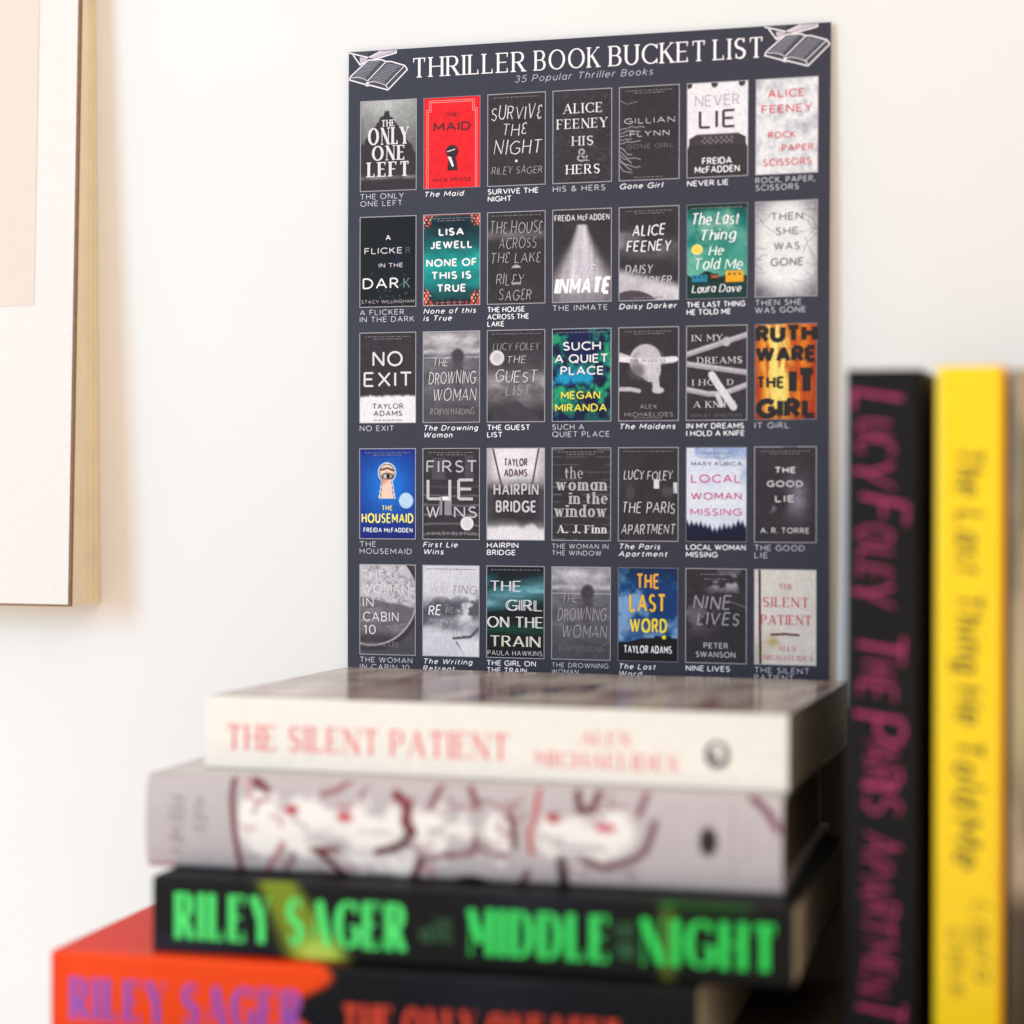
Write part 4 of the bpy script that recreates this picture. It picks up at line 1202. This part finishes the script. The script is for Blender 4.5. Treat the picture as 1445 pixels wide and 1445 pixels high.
for pts, w, c in (([(334, 1093), (333, 1132), (339, 1185), (347, 1240)], 8, (112, 52, 62)), ([(358, 1101), (384, 1119)], 10, MR), ([(352, 1104), (358, 1130)], 5, (206, 130, 140)),
                  ([(410, 1190), (379, 1234)], 6, (170, 92, 102)), ([(425, 1205), (408, 1234)], 6, (130, 104, 112)), ([(452, 1199), (490, 1197)], 7, MR), ([(461, 1201), (485, 1222), (508, 1243)], 8, (88, 34, 46)),
                  ([(465, 1124), (488, 1118), (513, 1101)], 7, PKR), ([(573, 1124), (591, 1137), (587, 1160), (598, 1172)], 12, (112, 28, 44)), ([(594, 1176), (583, 1191), (546, 1201)], 10, (74, 32, 44)),
                  ([(612, 1207), (594, 1240)], 11, (110, 70, 82)), ([(623, 1139), (639, 1106), (675, 1107), (689, 1139)], 9, (132, 84, 92)), ([(623, 1207), (648, 1203), (679, 1201), (689, 1193), (685, 1178)], 7, (108, 56, 78)),
                  ([(697, 1195), (731, 1203)], 6, (120, 70, 84)), ([(735, 1151), (741, 1170), (741, 1190)], 8, (96, 34, 52)), ([(774, 1116), (771, 1157), (763, 1171), (766, 1198)], 6, (186, 60, 64)),
                  ([(827, 1113), (832, 1142), (849, 1142), (860, 1113)], 9, (92, 38, 48)), ([(924, 1116), (913, 1146)], 8, (120, 66, 84)), ([(935, 1157), (924, 1191), (907, 1205), (868, 1216), (835, 1207)], 9, (108, 68, 80)),
                  ([(807, 1208), (810, 1246)], 12, (44, 26, 34)), ([(760, 1225), (745, 1246)], 8, (100, 60, 72)), ([(1040, 1132), (1040, 1226)], 5, (178, 168, 172)), ([(1059, 1150), (1059, 1210)], 4, (182, 172, 178)),
                  ([(1062, 1122), (1084, 1140), (1100, 1164)], 9, (112, 60, 82)), ([(560, 1216), (500, 1225)], 3, (200, 160, 170))):
    st(pts, w, c)
rs_ = random.Random(12)
for i in range(34):
    x_ = rs_.uniform(352, 925); y_ = rs_.uniform(1112, 1228) + .02 * (x_ - 350); a_ = rs_.uniform(0, 6.28); l_ = rs_.uniform(10, 30)
    st([(x_, y_), (x_ + l_ * math.cos(a_), y_ + l_ * .6 * math.sin(a_)), (x_ + 1.5 * l_ * math.cos(a_ + .5), y_ + l_ * math.sin(a_ + .5))], rs_.uniform(2, 5), rs_.choice((PKR, (120, 50, 62), (186, 110, 120), (140, 116, 124))), .7, .75)
bl(421, 1145, 10, 6, (178, 44, 58), .4); bl(500, 1154, 11, 5, (206, 52, 60), .4); bl(796, 1152, 10, 6, (170, 50, 62), .4); bl(868, 1164, 14, 5, (196, 60, 84), .4)
bl(679, 1250, 30, 19, (28, 26, 28), .2); bl(1007, 1180, 12, 18, (48, 38, 44), .2)
st([(355, 1100), (360, 1240)], 1, (204, 195, 199))
tp = Canvas(120, 60, (188, 178, 178)); tp.mix(sm(.4, .7, tp.n(6, 4, 311)) * .5, (160, 150, 152))
L2 = .2337
bk2, s2 = make_book('lying_book', L2, .155, T2, (-.1150, -.1852, z2), .05, 'grey and white book with maroon line drawings, second from the stack top', art_from(sp, tp), M_jacket, hard=True, bulge=.0022, rc=.0030, NL=320, page_col=M_pages_shaded)
ink = Ink(.003)
# two rotated lines by the left end, and small words on the white tags
gk = (92, 84, 92)
a2 = Ink(.003); a2.text('ALICE', 0, .0125, 0, .0042, 'hand', gk); a2.text('FEENEY', 0, .0215, .0095, .0046, 'hand', gk)
px2 = lambda p: (p - 203) / 902 * L2
rot = Ink(); rot.v = [(px2(268) - y, .0060 + x, z) for x, y, z in a2.v]; rot.v = [(px2(250) + (.0085 - (y + .0042)) * 1.0 + .003, .0075 + x, z) for x, y, z in a2.v]
rot.f = a2.f; rot.c = a2.c
rot.build('author_lettering', bk2, M_spink, fn=s2, lift=.00015)
for cx_, w_, t_ in ((462, 46, 'ROCK'), (545, 44, 'PAPER'), (646, 52, 'SCISSORS'), (835, 80, 'SCISSORS')):
    if cx_ == 835: continue
    ink.text(t_, px2(cx_ - w_ / 2), px2(cx_ + w_ / 2), .0190, .0022, 'light', (150, 140, 148))
ink.ribbon([(px2(795), .0196), (px2(868), .0200)], [.0016] * 2, tuple(lin((186, 176, 184))))
ink.build('tag_lettering', bk2, M_spink, fn=s2, lift=.00015)

# --- book 3: black with green lettering
sp = Canvas(320, 40, (42, 43, 47))
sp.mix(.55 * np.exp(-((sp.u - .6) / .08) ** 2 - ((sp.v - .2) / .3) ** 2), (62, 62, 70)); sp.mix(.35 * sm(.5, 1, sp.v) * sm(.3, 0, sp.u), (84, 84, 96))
w_ = np.abs(sp.u - (.205 + .07 * sp.v)) / (.035 + .020 * sp.v)
sp.mix((1 - sm(.5, 1.3, w_)) * .9, (138, 156, 56)); sp.ell(.275, .92, .035, .22, (176, 206, 92), .6)
sp.mix((1 - sm(.5, 1.4, np.abs(sp.u - .815) / .012)) * .4, (150, 170, 60)); sp.mix((1 - sm(.05, .12, sp.v)) * (1 - sm(.06, .08, np.abs(sp.u - .87))) * .6, (20, 110, 50))
tp = Canvas(60, 30, (30, 31, 34)); tp.mix(sm(.4, .7, tp.n(5, 3, 321)) * .5, (46, 48, 54))
L3 = .2301
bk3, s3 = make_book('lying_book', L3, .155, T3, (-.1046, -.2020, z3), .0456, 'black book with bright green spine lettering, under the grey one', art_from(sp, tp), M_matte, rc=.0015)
px3 = lambda p: (p - 211) / 907 * L3
GN = (44, 222, 98)
ink = Ink(.004)
ink.text('RILEY SAGER', px3(246), px3(585), .0218, .0165, 'deco', (72, 232, 112))
ink.text('a', px3(606), px3(622), .0180, .0066, 'serifb', (30, 84, 50)); ink.text('NOVEL', px3(626), px3(652), .0180, .0082, 'serif', (28, 80, 48))
ink.text('MIDDLE', px3(674), px3(872), .0215, .0158, 'deco', GN)
ink.text('OF', px3(880), px3(906), .0128, .0050, 'serifb', (34, 104, 58)); ink.text('THE', px3(880), px3(906), .0200, .0052, 'serifb', (34, 104, 58))
ink.text('NIGHT', px3(913), px3(1096), .0215, .0158, 'deco', (24, 214, 84))
ink.build('spine_lettering', bk3, M_spink, fn=s3, lift=.00015)

# --- book 4: orange and charcoal, at the bottom
sp = Canvas(320, 50, (46, 45, 49))
edge = .425 + .028 * np.sin(sp.v * 9 + .6) + .02 * (sp.n(4, 4, 331) - .5) - .02 * sp.v
sp.mix(1 - sm(-.004, .004, sp.u - edge), (246, 84, 28)); sp.mix(sm(.06, .0, sp.u) * .4, (226, 70, 40))
sp.mix(.3 * np.exp(-((sp.u - .7) / .1) ** 2), (64, 63, 70))
tp = Canvas(60, 30, (226, 58, 34)); tp.mix(sm(.45, .7, tp.n(4, 5, 341)) * .5, (214, 96, 84)); tp.mix(sm(.4, .5, tp.u), (40, 38, 42))
L4 = .2349
bk4, s4 = make_book('lying_book', L4, .155, T4 - .0004, (-.1399, -.2121, z4), .0502, 'orange and charcoal book at the bottom of the stack', art_from(sp, tp), M_matte, rc=.0016)
px4 = lambda p: (p - 73) / 912 * L4
ink = Ink(.004)
ink.text('RILEY SAGER', px4(102), px4(444), .0243, .0158, 'deco', (250, 62, 110))
ink.build('lettering_halo', bk4, M_spink, fn=s4, lift=.00010)
ink = Ink(.004)
ink.text('RILEY SAGER', px4(103), px4(443), .0238, .0148, 'deco', (140, 76, 178))
ink.text('THE ONLY ONE LEFT', px4(503), px4(882), .0262, .0140, 'deco', (214, 62, 36))
ink.text('I', px4(935), px4(938), .024, .008, 'bold', (50, 56, 110))
ink.build('spine_lettering', bk4, M_spink, fn=s4, lift=.00020)

# --- upright books at the right
HB_ = .2400
# black one with magenta brush lettering
sp = Canvas(300, 30, (24, 26, 27)); sp.mix(.6 * sm(.45, .7, sp.n(5, 2, 351)), (44, 52, 54))
tp = Canvas(30, 20, (24, 25, 27))
bk5, s5 = make_book('upright_book', HB_, .150, .0252, (.1394, -.1750, 0.0002), 0.0, 'black upright book with magenta brush lettering beside the stack', art_from(sp, tp), M_matte, rc=.0022, page_col=M_pages_v, stand=True)
ink = Ink(.004)
MG = (166, 34, 98)
py5 = lambda p: (p - 524) / 1003 * HB_ * 1.0
# in the lying frame v runs from the lying top (upright right side) to the lying bottom (upright left side)
for s_, a, b, h_, dv in (('L', 550, 582, .0172, 0), ('U', 592, 614, .0125, -.002), ('C', 618, 640, .0120, -.002), ('Y', 646, 684, .0170, .0008), ('F', 700, 734, .0165, -.0010),
        ('O', 742, 766, .0120, -.002), ('L', 773, 792, .0115, -.002), ('E', 797, 815, .0115, -.002), ('Y', 818, 852, .0172, .0008), ('T', 886, 928, .0172, -.001), ('H', 934, 954, .0115, -.003),
        ('E', 962, 984, .0115, -.003), ('P', 1004, 1042, .0180, -.001), ('A', 1048, 1072, .0120, -.004), ('R', 1079, 1102, .0125, -.004), ('I', 1109, 1112, .0115, -.004), ('S', 1118, 1144, .0130, -.004),
        ('A', 1176, 1204, .0130, -.004), ('P', 1210, 1230, .0105, -.0035), ('A', 1236, 1262, .0105, -.0035), ('R', 1268, 1290, .0115, -.004), ('T', 1294, 1318, .0110, -.004), ('M', 1324, 1352, .0105, -.004),
        ('E', 1358, 1374, .0100, -.004), ('N', 1379, 1400, .0105, -.003), ('T', 1404, 1436, .0165, -.0015)):
    ink.text(s_, py5(a), py5(b if b - a > 5 else a + .001), .0228 + dv, h_, 'brush', MG) if s_ != 'I' else ink.ribbon([(py5(a), .0190), (py5(b), .0190 - h_)], [.0018] * 2, tuple(lin(MG)))
ink.build('spine_lettering', bk5, M_spink, fn=s5, lift=.00015)

# yellow one
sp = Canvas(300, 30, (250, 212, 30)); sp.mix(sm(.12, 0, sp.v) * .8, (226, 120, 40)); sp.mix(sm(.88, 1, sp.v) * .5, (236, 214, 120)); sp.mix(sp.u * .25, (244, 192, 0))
tp = Canvas(30, 20, (210, 150, 50))
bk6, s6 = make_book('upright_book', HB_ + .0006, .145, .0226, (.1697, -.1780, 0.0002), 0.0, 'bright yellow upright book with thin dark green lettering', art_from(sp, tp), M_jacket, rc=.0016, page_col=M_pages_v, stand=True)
ink = Ink(.004)
py6 = lambda p: (p - 521) / 1005 * HB_
OL = (38, 44, 20)
for s_, a, b in (('The', 632, 700), ('Last', 722, 808), ('Thing', 832, 945), ('He', 965, 1015), ('Told', 1035, 1130), ('Me', 1145, 1215)):
    ink.text(s_, py6(a), py6(b), .0160, .0092, 'handb', OL)
ink.text('Laura', py6(1262), py6(1370), .0098, .0070, 'brush', (120, 92, 18)); ink.text('Dave', py6(1300), py6(1395), .0178, .0070, 'brush', (124, 96, 18))
ink.build('spine_lettering', bk6, M_spink, fn=s6, lift=.00015)

# mottled one, cut by the right edge of the picture
sp = Canvas(260, 40, (176, 152, 126)); n_ = sp.n(8, 2, 361)
sp.mix(sm(.45, .65, n_) * .8, (122, 112, 88)); sp.mix(sm(.55, .7, sp.n(10, 3, 362)) * sm(.5, .1, sp.v) * .9, (60, 72, 52)); sp.mix(np.exp(-((sp.u - .48) / .09) ** 2) * .6, (206, 190, 140))
sp.mix(sm(.70, .76, sp.u) * .85, (62, 54, 46)); sp.mix(sm(.9, 1, sp.v) * .5, (120, 120, 104))
tp = Canvas(20, 20, (150, 130, 108))
make_book('upright_book', HB_ - .0006, .140, .0300, (.1936, -.1760, 0.0002), 0.0, 'mottled tan and green upright book at the right edge', art_from(sp, tp), M_jacket, rc=.0018, page_col=M_pages_v, stand=True)
